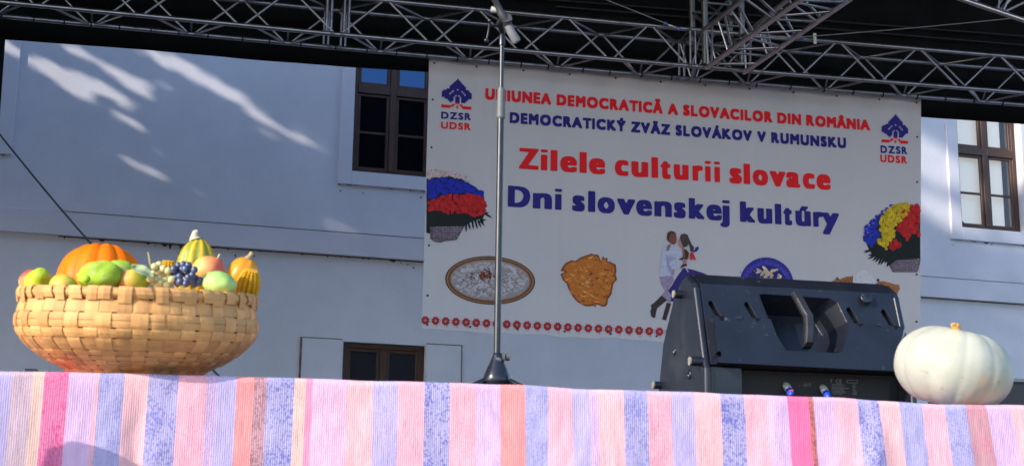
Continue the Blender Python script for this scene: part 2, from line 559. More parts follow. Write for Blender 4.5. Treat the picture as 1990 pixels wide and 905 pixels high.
# ------------------------------------------------------------------ tree at the left, out of the picture: it shades the wall
def streaks():
    L = [([(53, 120), (120, 159), (190, 198)], 0.085), ([(71, 120), (152, 155), (212, 180), (262, 205)], 0.095),
         ([(124, 90), (198, 131), (247, 159), (300, 194)], 0.10), ([(225, 140), (300, 175)], 0.05),
         ([(290, 99), (353, 131), (424, 170), (450, 185)], 0.085), ([(450, 190), (500, 222)], 0.05), ([(495, 226), (560, 258), (625, 292)], 0.055),
         ([(219, 226), (285, 254)], 0.045), ([(5, 92), (38, 117)], 0.11), ([(650, 437), (700, 452)], 0.02),
         ([(1795, 300), (1850, 345)], 0.13), ([(1970, 250), (1985, 330)], 0.12), ([(1800, 390), (1850, 420)], 0.05), ([(240, 310), (330, 345)], 0.04)]
    out = []
    rs = random.Random(11)
    for pts, r in L:
        for strand in range(7 if r > .07 else 3):
            off = rs.uniform(-1, 1) * 120 * r                 # strands lie side by side, as through gaps between twigs
            rr = r * rs.uniform(.05, .48)
            on = 1
            for (a, b) in zip(pts[:-1], pts[1:]):
                n = max(2, int(math.dist(a, b) / 7))
                for i in range(n):
                    t = i / n
                    if rs.random() < .13: on = 1 - on
                    if on or rs.random() < .15:
                        out.append((pw(a[0] + (b[0] - a[0]) * t - off * .5, a[1] + (b[1] - a[1]) * t + off * .8, UP), rr * rs.uniform(.6, 1.2)))
    return out
GAPS = np.array([list(p) + [r] for p, r in streaks()])
sunt = np.array(SUN_T)
tree = thing('broadleaf_tree', (-12.2, 9.3, 0), 'tall dense broadleaf tree left of the stage', 'tree')
k = MB()
k.tube([(-12.2, 9.3, -0.05), (-12.15, 9.3, 2), (-12.2, 9.35, 5), (-12.1, 9.3, 9), (-12.1, 9.2, 14)], [0.38, 0.30, 0.25, 0.17, 0.05], 12)
for q in range(14):
    a = random.uniform(0, 2 * pi); z = random.uniform(3.5, 12)
    l = random.uniform(1.5, 3.2)
    k.tube([(-12.15, 9.3, z), (-12.15 + l * .5 * cos(a) * .7, 9.3 + l * .5 * sin(a), z + .5), (-12.15 + l * cos(a) * .7, 9.3 + l * sin(a), z + 1.3)], [0.09, 0.06, 0.02], 7)
obj('trunk', k, mat('bark', (0.09, 0.07, 0.05), 0.9, var=0.3, bump=0.6, bscale=20), tree)
rng = np.random.default_rng(3)
def crown(parent, centre, radii, NL, r0, r1, extra):
    u = rng.normal(size=(NL, 3)); u /= np.linalg.norm(u, axis=1)[:, None]
    u *= (rng.random(NL) ** 0.42)[:, None]
    lc = u * np.array(radii) + np.array(centre)
    keep = np.ones(NL, bool)
    for gx, gy, gz, gr in GAPS:
        d = lc - np.array([gx, gy, gz])
        along = d @ sunt
        dist = np.linalg.norm(d - along[:, None] * sunt, axis=1)
        keep &= dist > extra(gr)  # leaves left out along sun rays shape the streaks on the wall
    k = MB()
    for (x, y, z) in lc[keep]:
        n = Vector(rng.normal(size=3)).normalized()
        a = n.orthogonal().normalized(); b = n.cross(a)
        r = random.uniform(r0, r1)
        c_ = Vector((x, y, z))
        k.add([c_ + a * r * 1.25, c_ + (a * .3 + b) * r * .75, c_ - a * r * 1.1, c_ + (a * .2 - b) * r * .8], [(0, 1, 2, 3)])
    obj('crown', k, mat('tree_leaves', (0.06, 0.10, 0.03), 0.7, var=0.4, vscale=2), parent, recalc=False)
crown(tree, (-12.2, 8.3, 11.6), (2.8, 7.2, 7.6), 36000, .08, .15, lambda r: r + 0.16)
tree2 = thing('broadleaf_tree', (-7.7, 13.5, 0), 'slender broadleaf tree between the stage and the white building', 'tree')
k = MB(); k.tube([(-7.7, 13.5, -.05), (-7.68, 13.5, 3), (-7.7, 13.52, 7), (-7.7, 13.5, 12)], [.20, .15, .10, .03], 10)
for q in range(10):
    a = random.uniform(0, 2 * pi); z = random.uniform(5, 11); l = random.uniform(.6, 1.4)
    k.tube([(-7.7, 13.5, z), (-7.7 + l * cos(a), 13.5 + l * sin(a), z + .7)], [.05, .015], 6)
obj('trunk', k, mat('bark'), tree2)
crown(tree2, (-7.7, 13.5, 9.3), (1.5, 2.4, 4.3), 26000, .045, .085, lambda r: r * .55 + .026)

# ------------------------------------------------------------------ canopy: roof, added side drape, valance
BLACKC = mat('black_molton', (0.006, 0.006, 0.007), 0.95, spec=0.1, var=0.3, vscale=5, bump=0.3, bscale=15)
XL, XR = -6.5, 9.4
canopy = thing('stage_canopy', (1.5, YV, ZS), 'black fabric canopy over the stage with its back curtain and an added side curtain', 'canopy')
k = MB()
def roof(i, j):
    x = XL + (XR - XL) * i / 24
    y = 4.6 + (YV + 0.05 - 4.6) * j / 12
    return (x, y, 7.0 + 1.45 * (j / 12) - 0.10 * sin(pi * ((i * 2) % 24) / 24) )
k.grid(roof, 24, 12)
obj('roof_sheet', k, BLACKC, canopy, solid=0.01)
k = MB()
def side(i, j):
    y = 4.4 + (YV - 4.4) * i / 60
    return (XL + 0.04 * sin(y * 14), y, ZS - 0.9 + (7.05 - ZS + 0.9 + 0.25 * i / 60 * 5.6) * j / 8)
k.grid(side, 60, 8)
obj('added_side_curtain', k, BLACKC, canopy, solid=0.006)  # out of view, added to keep the sun off the banner
VAL = [(-200, 62), (9, 77), (150, 87), (297, 98), (490, 116), (688, 131), (832, 140), (1100, 165), (1500, 203), (1787, 227), (1990, 241), (2200, 256)]
def val_z(x):
    pts = [P(a, b, YV) for a, b in VAL]
    for p, q in zip(pts[:-1], pts[1:]):
        if x <= q.x:
            break
    t = (x - p.x) / (q.x - p.x)
    return p.z + (q.z - p.z) * t
x0, x1 = XL, XR
k = MB()
def val(i, j):
    x = x0 + (x1 - x0) * i / 320
    zb = val_z(x)
    t = (j / 14)
    return (x, YV + (0.012 * sin(x * 9) + 0.006 * sin(x * 23 + 2)) * min(1, .15 + 2 * t), zb + (8.44 - zb) * t)
k.grid(val, 320, 14)
obj('back_curtain', k, BLACKC, canopy, solid=0.006)
k = MB()
pa, pb = P(9.5, 76, YV - 0.02), P(-4, 420, YV - 0.02)
def leg(i, j):
    xr = pa.x + (pb.x - pa.x) * (1 - j / 10)
    x = pa.x - 1.2 + (xr - pa.x + 1.2) * i / 30
    return (x, YV - 0.02 + 0.012 * sin(i * 1.3), ZS + (pa.z + 0.06 - ZS) * j / 10)
k.grid(leg, 30, 10)
obj('leg_curtain', k, BLACKC, canopy, solid=0.006)

# ------------------------------------------------------------------ trusses
ALU = mat('brushed_aluminium', (0.36, 0.335, 0.36), 0.30, metal=0.9, var=0.15, vscale=10, bump=0.1, bscale=90, spots=[((0.2, 0.19, 0.2), 14, 0.56, 0.66, 0.6)])
STEEL = mat('dull_steel', (0.20, 0.20, 0.21), 0.45, metal=0.8, var=0.2, vscale=15)
TH = 0.296                                                   # chord spacing
RC = 0.0172
FB = [P(-220, -17, YT), P(656, 67.2, YT), P(1398, 133.5, YT), P(2200, 197, YT), P(2620, 230, YT)]
def fb(x):
    for p, q in zip(FB[:-1], FB[1:]):
        if x <= q.x: break
    return p + (q - p) * ((x - p.x) / (q.x - p.x))
truss = thing('back_truss', (2, YT, ZS), 'long silver box truss running across the back of the stage', 'truss')
OFF = {'front_bottom': Vector((0, 0, 0)), 'front_top': Vector((0, 0, TH)), 'back_bottom': Vector((0, 0.29, 0)), 'back_top': Vector((0, 0.29, TH))}
for nm, o_ in OFF.items():
    k = MB()
    k.tube([p + o_ for p in FB], RC, 14)
    obj('chord', k, ALU, truss)
def xnode(px, py): return P(px, py, YT).x
nodes = []                                                   # picture x of front-face lower nodes, then midpoints = upper nodes
lowN = [-125, 72, 271, 468, 656, 838, 1011, 1186, 1340, 1400, 1553, 1708, 1866, 2020, 2176, 2332, 2490]
br = 0.0094
class Each:                                                  # every tube becomes a part of its own
    def __init__(s, name, m, parent): s.a = (name, m, parent)
    def tube(s, *q, **w):
        k = MB(); k.tube(*q, **w); obj(s.a[0], k, s.a[1], s.a[2])
front, backf, bot, topf = (Each(n_, ALU, truss) for n_ in ('front_brace', 'back_brace', 'bottom_brace', 'top_brace'))
def at(x, key): return fb(x) + OFF[key]
xs = [P(p, 67 + (p - 656) * 0.086, YT).x for p in lowN]
for a, b in zip(xs[:-1], xs[1:]):
    m_ = 0.5 * (a + b)
    e = 0.016
    front.tube([at(a + e, 'front_bottom'), at(m_ - e, 'front_top')], br, 8)
    front.tube([at(m_ + e, 'front_top'), at(b - e, 'front_bottom')], br, 8)
    backf.tube([at(a + e, 'back_top'), at(m_ - e, 'back_bottom')], br, 8)
    backf.tube([at(m_ + e, 'back_bottom'), at(b - e, 'back_top')], br, 8)
    q = 0.25 * (b - a)
    bot.tube([at(a + q * .55, 'front_bottom'), at(m_ - e, 'back_bottom')], br, 8)
    bot.tube([at(m_ + e, 'back_bottom'), at(b - q * .55, 'front_bottom')], br, 8)
    topf.tube([at(a + e, 'back_top'), at(m_ - e, 'front_top')], br, 8)
    topf.tube([at(m_ + e, 'front_top'), at(b - e, 'back_top')], br, 8)
    bot.tube([at(m_, 'back_bottom') + Vector((0, -0.015, 0.018)), at(m_, 'back_bottom') + Vector((0, -0.07, 0.075))], br * .8, 6)
k = Each('end_frame', ALU, truss)
for px in (634, 643, 668, 677, 1342, 1352):
    x = P(px, 67 + (px - 656) * 0.087, YT).x
    k.tube([at(x, 'front_bottom'), at(x, 'front_top')], br * 1.1, 8)
    k.tube([at(x, 'back_bottom'), at(x, 'back_top')], br * 1.1, 8)
    k.tube([at(x, 'front_top'), at(x, 'back_top')], br, 8)
for px in (656, 1348, 1470):
    x = P(px, 67 + (px - 656) * 0.087, YT).x
    for key in OFF:
        k = MB()
        a, b = at(x - 0.055, key), at(x + 0.055, key)
        k.tube([a, a + (b - a) * .32, a + (b - a) * .34, a + (b - a) * .66, a + (b - a) * .68, b], [RC * 1.12, RC * 1.12, RC * .8, RC * .8, RC * 1.12, RC * 1.12], 14)
        for t in (0.2, 0.8):
            c_ = a + (b - a) * t
            k.tube([c_ + Vector((0, -.026, 0)), c_ + Vector((0, .026, 0))], 0.006, 6)
        obj('coupler', k, STEEL, truss)
# tower head in the middle (four posts) and the hip beam running forward from it
tower = thing('tower_head', P(1405, 120, YT), 'upright truss tower head behind the hip beam above the banner', 'truss')
k = Each('post', STEEL, tower)
for (pxx, dy) in ((1371, -0.03), (1443, -0.03), (1346, 0.33), (1419, 0.33)):
    b0 = P(pxx, 125 if dy < 0 else 100, YT + dy)
    k.tube([b0, b0 + Vector((0, 0, 0.95))], 0.024, 12)
k = Each('brace', STEEL, tower)
for (a, b) in ((1371, 1443),):
    for z in (0.02, 0.16, 0.33, 0.5):
        p, q = P(a, 125, YT - .03), P(b, 131, YT - .03)
        p2, q2 = P(1346, 100, YT + .33), P(1419, 106, YT + .33)
        zz = Vector((0, 0, z))
        k.tube([p + zz, q + zz], 0.011, 8); k.tube([p2 + zz, q2 + zz], 0.011, 8)
        k.tube([p + zz, q2 + zz + Vector((0, 0, .14))], 0.010, 8); k.tube([q + zz, p2 + zz + Vector((0, 0, .14))], 0.010, 8)
        k.tube([p + zz, p2 + zz], 0.010, 8); k.tube([q + zz, q2 + zz], 0.010, 8)
def beam(name, far, near, lab, rung_n):
    b_ = thing(name, far[0], lab, 'truss')
    for f_, n_ in zip(far, near):
        k = MB(); k.tube([f_, n_], 0.0185, 14)
        obj('chord', k, ALU, b_)
    k = Each('brace', ALU, b_)
    L_ = lambda i, t: far[i] + (near[i] - far[i]) * t
    for (i, j) in ((0, 1), (0, 2), (1, 3)):
        for q in range(rung_n):
            t0, t1 = q / rung_n + .01, (q + .62) / rung_n
            k.tube([L_(i, t0), L_(j, t0)], 0.0095, 8)
            k.tube([L_(i, t0 + .02), L_(j, t1)], 0.0095, 8)
            k.tube([L_(j, t1 + .01), L_(i, (q + .98) / rung_n)], 0.0095, 8) if (i, j) == (0, 1) and q % 2 else None
far = [P(1373, 132, YT - .04), P(1446, 141, YT - .04), P(1370, 57, YT - .04), P(1443, 71, YT - .04)]
near = [P(1666, -80, 7.5), P(1765, -80, 7.5), P(1544, -80, 7.5), P(1640, -88, 7.5)]
near = [f_ + (n_ - f_) * 1.5 for f_, n_ in zip(far, near)]
beam('hip_truss', far, near, 'sloping silver box truss coming forward from the middle of the back truss', 9)
far = [P(1700, -58, 9.2), P(1745, -100, 9.2), P(1710, -140, 9.2), P(1755, -180, 9.2)]
near = [P(2120, 83, 8.6), P(2165, 41, 8.6), P(2130, -10, 8.6), P(2175, -50, 8.6)]
beam('side_truss', far, near, 'silver box truss showing its lower corner at the top right of the photo', 7)
# cables under the roof
STEELW = mat('steel_wire', (0.32, 0.31, 0.30), 0.4, metal=0.7)
def wire(name, a, b, r, lab, sag=0.0, m=None, cat='cable'):
    k = MB()
    pts = [a + (b - a) * (i / 12) + Vector((0, 0, -sag * sin(pi * i / 12))) for i in range(13)]
    k.tube(pts, r, 8)
    return tag(obj(name, k, m or STEELW, loc=a), lab, cat)
wire('steel_cable', P(1150, -11, 10.2), P(1296, 47, 10.2), 0.004, 'thin steel cable running down to the truss left of the tower head')
wire('steel_cable', P(1549, 73, 10.3), P(2060, 26, 10.0), 0.004, 'thin steel cable climbing right from the truss past the hip truss', 0.01)
k = MB()
dk = mat('dim_tube', (0.03, 0.03, 0.032), 0.5, metal=0.5)
wire('roof_purlin', P(980, -7, 10.9), P(2100, 79, 10.9), 0.007, 'upper of two dim roof tubes high against the black curtain', 0, dk, 'tube')
wire('roof_purlin', P(1080, 13, 10.9), P(2100, 97, 10.9), 0.007, 'lower of two dim roof tubes high against the black curtain', 0, dk, 'tube')
wire('guy_wire', P(-40, 212, 10.6), P(436, 740, 10.2), 0.007, 'dark guy wire slanting down across the left wall behind the basket', 0.07, mat('dark_wire', (0.03, 0.035, 0.05), 0.5))
k = MB()
c_ = P(1581, 76, YT - .03)
k.box(c_ + Vector((-.012, -.03, -.05)), c_ + Vector((.012, -.024, .035)))
tag(obj('paper_tag', k, mat('tag_paper', (.6, .6, .58), .8), loc=c_), 'small pale tag hanging on the truss right of the hip truss', 'tag')
# black ties on the lower back chord
px = 3.0
kk = 0
while px < 1990:
    x = P(px, 67 + (px - 656) * 0.087 + 27, YT + .29).x
    c_ = at(x, 'back_bottom')
    k = MB()
    ring = [c_ + Vector((0, cos(a) * (RC + .004), sin(a) * (RC + .004))) for a in [2 * pi * i / 10 for i in range(11)]]
    k.tube(ring, 0.0055, 6)
    obj('tie', k, mat('tie_cord', (0.01, 0.01, 0.01), .8), canopy)
    px += random.uniform(52, 68)

# ------------------------------------------------------------------ banner
TLc, TRc, BRc, BLc = P(834, 112, YB), P(1790, 190, YB), P(1788.5, 687, YB), P(820, 639, YB)
FOLDS = [P(a_, 400, YB).x for a_ in (952, 1085, 1212, 1362, 1468, 1553, 1660)]
def wave(x, z):
    top_ = TLc.z + (TRc.z - TLc.z) * (x - TLc.x) / (TRc.x - TLc.x)
    dz_ = max(0.0, top_ - z)
    f_ = sum(0.0026 * math.exp(-((x - c_) / 0.018) ** 2) for c_ in FOLDS)
    return f_ + 0.009 * math.exp(-(dz_ / .15) ** 2) * sin((x - TLc.x) / (TRc.x - TLc.x) * 11 * 2 * pi) + 0.0011 * sin(x * 5.1 + 0.6 * sin(z * 3)) + 0.0003 * sin(x * 11 + z * 4)
def bpt(p, off=0.0):                                        # any point near the banner plane -> on the cloth, 'off' in front
    return Vector((p.x, YB - wave(p.x, p.z) - off, p.z))
def bp(px, py, off=0.0): return bpt(P(px, py, YB), off)
banner = thing('event_banner', (0.5 * (TLc.x + TRc.x), YB, BLc.z), 'large white printed banner with red and blue lettering hung from the back truss', 'banner')
VINYL = mat('banner_vinyl', (0.50, 0.455, 0.47), 0.42, var=0.04, vscale=1.2, bump=0.6, bscale=2.6, bdist=0.03)
k = MB()
def bgrid(i, j):
    s, t = i / 300, j / 60
    top = TLc + (TRc - TLc) * s
    bot = BLc + (BRc - BLc) * s
    ph = (s * 11) % 1.0
    sag = 0.012 * sin(pi * ph)
    q = bot + (top - bot) * t - Vector((0, 0, sag * (1 if j == 60 else 0)))
    if j == 0: q = q + Vector((0, 0, 0.006 * sin(s * 37) + 0.004 * sin(s * 90)))
    return bpt(q, 0)
k.grid(bgrid, 300, 60)
obj('vinyl_sheet', k, VINYL, banner)
# grommets
gm = []
for s in [i / 11 for i in range(12)]:
    gm += [TLc + (TRc - TLc) * min(.99, max(.01, s)) + Vector((0, 0, -.045)), BLc + (BRc - BLc) * min(.99, max(.01, s)) + Vector((0, 0, .035))]
for t in (0.12, 0.3, 0.48, 0.66, 0.84):
    gm += [BLc + (TLc - BLc) * t + Vector((.035, 0, 0)), BRc + (TRc - BRc) * t + Vector((-.035, 0, 0))]
for q in gm:
    c_ = bpt(q, 0.003)
    k = MB()
    k.lathe([(0.0085, 0), (0.0085, 0.003), (0.005, 0.004)], c_, 10, Matrix.Rotation(pi / 2, 3, 'X'))
    obj('grommet', k, mat('grommet_metal', (0.05, 0.05, 0.055), 0.4, metal=0.6), banner)
INK_N = [0]
def ink(name, c, var=0.0, **kw):
    return mat('ink_' + name, c, 0.5, var=var, spec=.2, **kw)
RED = ink('red', (0.72, 0.006, 0.010)); BLUE = ink('navy', (0.018, 0.012, 0.17), var=0.15, vscale=3)
# --- lettering: outline of the built-in face, thickened on a grid
def raster_glyph(ch, x0, x1, cap, gh, gv, p, xh):
    """one letter of the built-in face, fitted between x0 and x1 and thickened on a fine grid"""
    cu = bpy.data.curves.new('tmp', 'FONT')
    cu.body = ch
    cu.resolution_u = 6
    o = bpy.data.objects.new('tmp', cu)
    COL.objects.link(o)
    dg = bpy.context.evaluated_depsgraph_get(); dg.update()
    me = bpy.data.meshes.new_from_object(o.evaluated_get(dg))
    me.calc_loop_triangles()
    V = np.array([v.co[:2] for v in me.vertices])
    T = np.array([t.vertices[:] for t in me.loop_triangles])
    bpy.data.objects.remove(o); bpy.data.curves.remove(cu); bpy.data.meshes.remove(me)
    CAPH = 0.692
    vy = V[:, 1].copy()
    if xh and ch in 'ij':                                    # keep the dot clear of the taller stem
        dot = vy > 0.5
        lo, hi = vy[dot].min(), vy[dot].max()
        vy = np.where(dot, CAPH * (.92 + .08 * (vy - lo) / (hi - lo)), np.where(vy > 0, vy * xh * CAPH / vy[~dot].max(), vy))
    elif xh:                                                 # taller small letters
        XH = 0.462
        vy = np.where(vy <= XH, vy * (xh * CAPH / XH), np.where(vy <= CAPH, xh * CAPH + (vy - XH) * (CAPH - xh * CAPH) / (CAPH - XH), vy))
    a, b = V[:, 0].min(), V[:, 0].max()
    wd = max(x1 - x0 - 2 * gh, 0.15 * gh)
    V = np.column_stack(((V[:, 0] - a) / (b - a) * wd + 0.5 * (x0 + x1 - wd), vy / CAPH * (cap - 2 * gv) + gv))
    res = cap / 56
    px_, py_ = gh + 3 * res, gv + 3 * res
    ox, oy = V[:, 0].min() - px_, V[:, 1].min() - py_
    W, H = int((V[:, 0].max() - ox + px_) / res) + 2, int((V[:, 1].max() - oy + py_) / res) + 2
    im = np.zeros((H, W), bool)
    gx, gy = np.meshgrid(ox + np.arange(W) * res, oy + np.arange(H) * res)
    for t in T:
        A, B, C_ = V[t]
        def e(p_, q_): return (q_[0] - p_[0]) * (gy - p_[1]) - (q_[1] - p_[1]) * (gx - p_[0])
        e0, e1, e2 = e(A, B), e(B, C_), e(C_, A)
        im |= ((e0 >= 0) & (e1 >= 0) & (e2 >= 0)) | ((e0 <= 0) & (e1 <= 0) & (e2 <= 0))
    out = im.copy()
    for dy in range(-int(gv / res) - 1, int(gv / res) + 2):
        for dx in range(-int(gh / res) - 1, int(gh / res) + 2):
            if abs(dx * res / gh) ** p + abs(dy * res / gv) ** p <= 1.0:
                out |= np.roll(np.roll(im, dy, 0), dx, 1)
    f = out.astype(float)
    for _ in range(2):
        f = (f + np.roll(f, 1, 0) + np.roll(f, -1, 0)) / 3
        f = (f + np.roll(f, 1, 1) + np.roll(f, -1, 1)) / 3
    return f, ox, oy, res
_gw = {}
def glyph_width(ch):
    if ch not in _gw:
        cu = bpy.data.curves.new('tmp', 'FONT'); cu.body = ch
        o = bpy.data.objects.new('tmp', cu); COL.objects.link(o)
        dg = bpy.context.evaluated_depsgraph_get(); dg.update()
        bb = o.evaluated_get(dg).bound_box
        _gw[ch] = max(v[0] for v in bb) - min(v[0] for v in bb)
        bpy.data.objects.remove(o); bpy.data.curves.remove(cu)
    return _gw[ch]
def field_mesh(f, ox, oy, res):
    ins = f > 0.5
    polys = []
    H, W = f.shape
    full = ins[:-1, :-1] & ins[1:, :-1] & ins[:-1, 1:] & ins[1:, 1:]
    anyc = ins[:-1, :-1] | ins[1:, :-1] | ins[:-1, 1:] | ins[1:, 1:]
    for j in range(H - 1):
        row = np.flatnonzero(anyc[j])
        run = None
        prev = -9
        for i in row:
            if full[j, i]:
                if run is None: run = [i, i + 1]
                elif run[1] == i: run[1] = i + 1
                else:
                    polys.append([(run[0], j), (run[1], j), (run[1], j + 1), (run[0], j + 1)]); run = [i, i + 1]
            else:
                cs = [(i, j), (i + 1, j), (i + 1, j + 1), (i, j + 1)]
                vs = [f[c[1], c[0]] - 0.5 for c in cs]
                pl = []
                for q in range(4):
                    a, b = cs[q], cs[(q + 1) % 4]
                    va, vb = vs[q], vs[(q + 1) % 4]
                    if va > 0: pl.append(a)
                    if (va > 0) != (vb > 0):
                        t = va / (va - vb)
                        pl.append((a[0] + (b[0] - a[0]) * t, a[1] + (b[1] - a[1]) * t))
                if len(pl) >= 3: polys.append(pl)
        if run: polys.append([(run[0], j), (run[1], j), (run[1], j + 1), (run[0], j + 1)])
    return [[(ox + x * res, oy + y * res) for x, y in pl] for pl in polys]
def lettering(body, pl, pr, cap_px, grow_px, m, gap=2.0, word=10.0, name='lettering', p=6.0, off=0.004, gv=None, xh=None, ext=None):
    A, B = P(*pl, YB), P(*pr, YB)
    e = (B - A); width = e.length; e.normalize()
    nrm = Vector((-e.z, 0, e.x))
    s = scale_at(0.5 * (pl[0] + pr[0]), 0.5 * (pl[1] + pr[1]), YB)
    gh, gvv, cap = grow_px * s, (gv or grow_px) * s, cap_px * s
    chars = body.replace(' ', '')
    if ext is None:                                          # share the width out by the letters' own widths
        gaps, nat = [], []
        for i, c in enumerate(body):
            if c == ' ': continue
            nat.append(glyph_width(c))
            nx = body[i + 1] if i + 1 < len(body) else None
            if nx is None: gaps.append(0)
            elif nx == ' ': gaps.append(word * s)
            else: gaps.append((gap * (.3 if (c in 'AVYĂÂÁÄT' or nx in 'AVYÝĂÂÁÄT') else 1)) * s)
        sx = (width - sum(gaps) - 2 * gh * len(nat)) / sum(nat)
        x = 0; ext_m = []
        for n_, g_ in zip(nat, gaps):
            ext_m.append((x, x + n_ * sx + 2 * gh)); x += n_ * sx + 2 * gh + g_
    else:
        f_ = width / (ext[-1][1] - ext[0][0])
        ext_m = [((a - ext[0][0]) * f_, (b - ext[0][0]) * f_) for a, b in ext]
    k = MB()
    for c, (a, b) in zip(chars, ext_m):
        f, ox, oy, res = raster_glyph(c, a, b, cap, gh, gvv, p, xh)
        for pl_ in field_mesh(f, ox, oy, res):
            k.add([bpt(A + e * x + nrm * y, off) for x, y in pl_], [list(range(len(pl_)))])
    return obj(name, k, m, banner, recalc=False)
E3 = [(80, 192), (200, 243), (255, 297), (308, 405), (415, 458), (467, 562), (612, 692), (705, 803), (818, 858), (870, 930), (945, 1032), (1052, 1114), (1122, 1160), (1175, 1212),
      (1263, 1338), (1345, 1385), (1397, 1490), (1496, 1592), (1592, 1678), (1690, 1765), (1772, 1858)]
E4 = [(18, 143), (155, 263), (275, 318), (372, 445), (460, 503), (512, 612), (620, 727), (729, 822), (832, 935), (943, 1014), (1028, 1122), (1128, 1220), (1205, 1268), (1322, 1412), (1423, 1512), (1525, 1565), (1575, 1628), (1645, 1738), (1750, 1812), (1800, 1908)]
lettering('UNIUNEA DEMOCRATICĂ A SLOVACILOR DIN ROMÂNIA', (942.5, 194), (1690.5, 254.5), 22.5, 1.9, RED)
lettering('DEMOCRATICKÝ ZVÄZ SLOVÁKOV V RUMUNSKU', (990, 239.5), (1644.5, 289), 22, 1.9, BLUE)
lettering('Zilele culturii slovace', (1007, 328), (1615, 369.5), 41, 4.3, RED, p=8, gv=1.7, xh=.73, ext=E3)
lettering('Dni slovenskej kultúry', (986, 401.7), (1632, 444), 41, 4.3, BLUE, p=8, gv=1.7, xh=.73, ext=E4)
# --- emblems
EM = {0: [(10, 10)], 1: [(9, 11)], 2: [(8, 12)], 3: [(7, 13)], 4: [(6, 14)], 5: [(5, 15)], 6: [(5, 15)], 7: [(3, 9), (11, 17)], 8: [(1, 6), (8, 12), (14, 18)],
      9: [(0, 5), (7, 13), (15, 19)], 10: [(0, 4), (6, 14), (16, 19)], 11: [(0, 8), (10, 10), (12, 19)], 12: [(0, 7), (9, 11), (13, 19)], 13: [(2, 7), (9, 11), (13, 17)],
      14: [(4, 7), (9, 11), (13, 16)], 15: [(5, 6), (9, 11), (13, 15)]}
ER = {16: [(9, 11)], 17: [(7, 8), (12, 13)], 18: [(0, 7), (10, 10), (13, 19)], 19: [(0, 5), (10, 10), (14, 19)]}
def emblem(tl, tr, bl, lines):
    A, B, C = P(*tl, YB), P(*tr, YB), P(*bl, YB)
    e, d = (B - A) / 20, (C - A) / 20
    em = None
    for rows, m, nm in ((EM, BLUE, 'emblem'), (ER, RED, 'emblem_base')):
        k = MB()
        for r, iv in rows.items():
            for a, b in iv:
                k.add([bpt(A + e * x + d * y, 0.004) for x, y in ((a, r), (b + 1, r), (b + 1, r + 1), (a, r + 1))], [(0, 1, 2, 3)])
        o = obj(nm, k, m, banner if em is None else em, recalc=False)
        em = em or o
    for body, pl, pr, m in lines:
        lettering(body, pl, pr, 14.5, 0.8, m, 2.4)
emblem((859.5, 151), (917.5, 156), (857.5, 209), [('DZSR', (857, 231), (915, 234.5), BLUE), ('UDSR', (856.5, 250), (914.5, 254), RED)])
emblem((1713, 221), (1764.5, 224.5), (1712.5, 276.5), [('DZSR', (1711, 297.5), (1763, 300.5), BLUE), ('UDSR', (1710.5, 315), (1762.5, 318.5), RED)])
# --- printed pictures
def poly(k, pts, off, col=None):
    k.add([bp(x, y, off) for x, y in pts], [list(range(len(pts)))], col)
def from_crop(pts, sc, ox, oy): return [(ox + x / sc, oy + y / sc) for x, y in pts]
def ell(cx, cy, rx, ry, tilt=0.05, n=48):
    return [(cx + rx * cos(a), cy + ry * sin(a) + tilt * rx * cos(a)) for a in [2 * pi * i / n for i in range(n)]]
PRINT = mat('ink_print', (1, 1, 1), 0.5, attr='Col', var=0.13, vscale=45, spec=.2)
def inside(p, pg):
    r = False
    for (x1, y1), (x2, y2) in zip(pg, pg[1:] + pg[:1]):
        if (y1 > p[1]) != (y2 > p[1]) and p[0] < (x2 - x1) * (p[1] - y1) / (y2 - y1) + x1: r = not r
    return r
def jit(c, a=0.25):
    f = 1 + random.uniform(-a, a)
    return tuple(max(0, min(1, x * f)) for x in c)
def rosettes(k, pg, col, r, step, off0, n_pet=7):
    xs = [p[0] for p in pg]; ys = [p[1] for p in pg]
    cnt = 0
    y = min(ys)
    while y < max(ys):
        x = min(xs) + random.uniform(0, step)
        while x < max(xs):
            q = (x + random.uniform(-.35, .35) * step, y + random.uniform(-.35, .35) * step)
            if inside(q, pg):
                o_ = off0 + random.random() * 0.0022
                n = n_pet * 4
                ph = random.random() * 6
                rr_ = r * random.uniform(.75, 1.15)
                pts = [(q[0] + rr_ * (0.78 + 0.22 * cos(n_pet * a)) * cos(a + ph), q[1] + rr_ * (0.78 + 0.22 * cos(n_pet * a)) * sin(a + ph)) for a in [2 * pi * i / n for i in range(n)]]
                poly(k, pts, o_, jit(col))
                poly(k, ell(q[0], q[1], rr_ * .28, rr_ * .28, 0, 8), o_ + 0.0003, jit(tuple(x * .45 for x in col)))
                cnt += 1
            x += step
        y += step * .8
DARK = (0.008, 0.010, 0.008)
def wicker(k, pg, rows, off):
    poly(k, pg, off, (0.10, 0.075, 0.095))
    xs = [p[0] for p in pg]; ys = [p[1] for p in pg]
    for r in range(rows):
        y = min(ys) + (max(ys) - min(ys)) * (r + .5) / rows
        x = min(xs)
        while x < max(xs):
            wq = random.uniform(4.0, 5.5)
            q = [(x, y - 1.0 + .05 * 0), (x + wq, y - .6), (x + wq, y + .9), (x, y + .6)]
            if all(inside(p_, pg) for p_ in q):
                poly(k, q, off + .0006, jit((0.26, 0.19, 0.24), .35))
            x += wq + .8
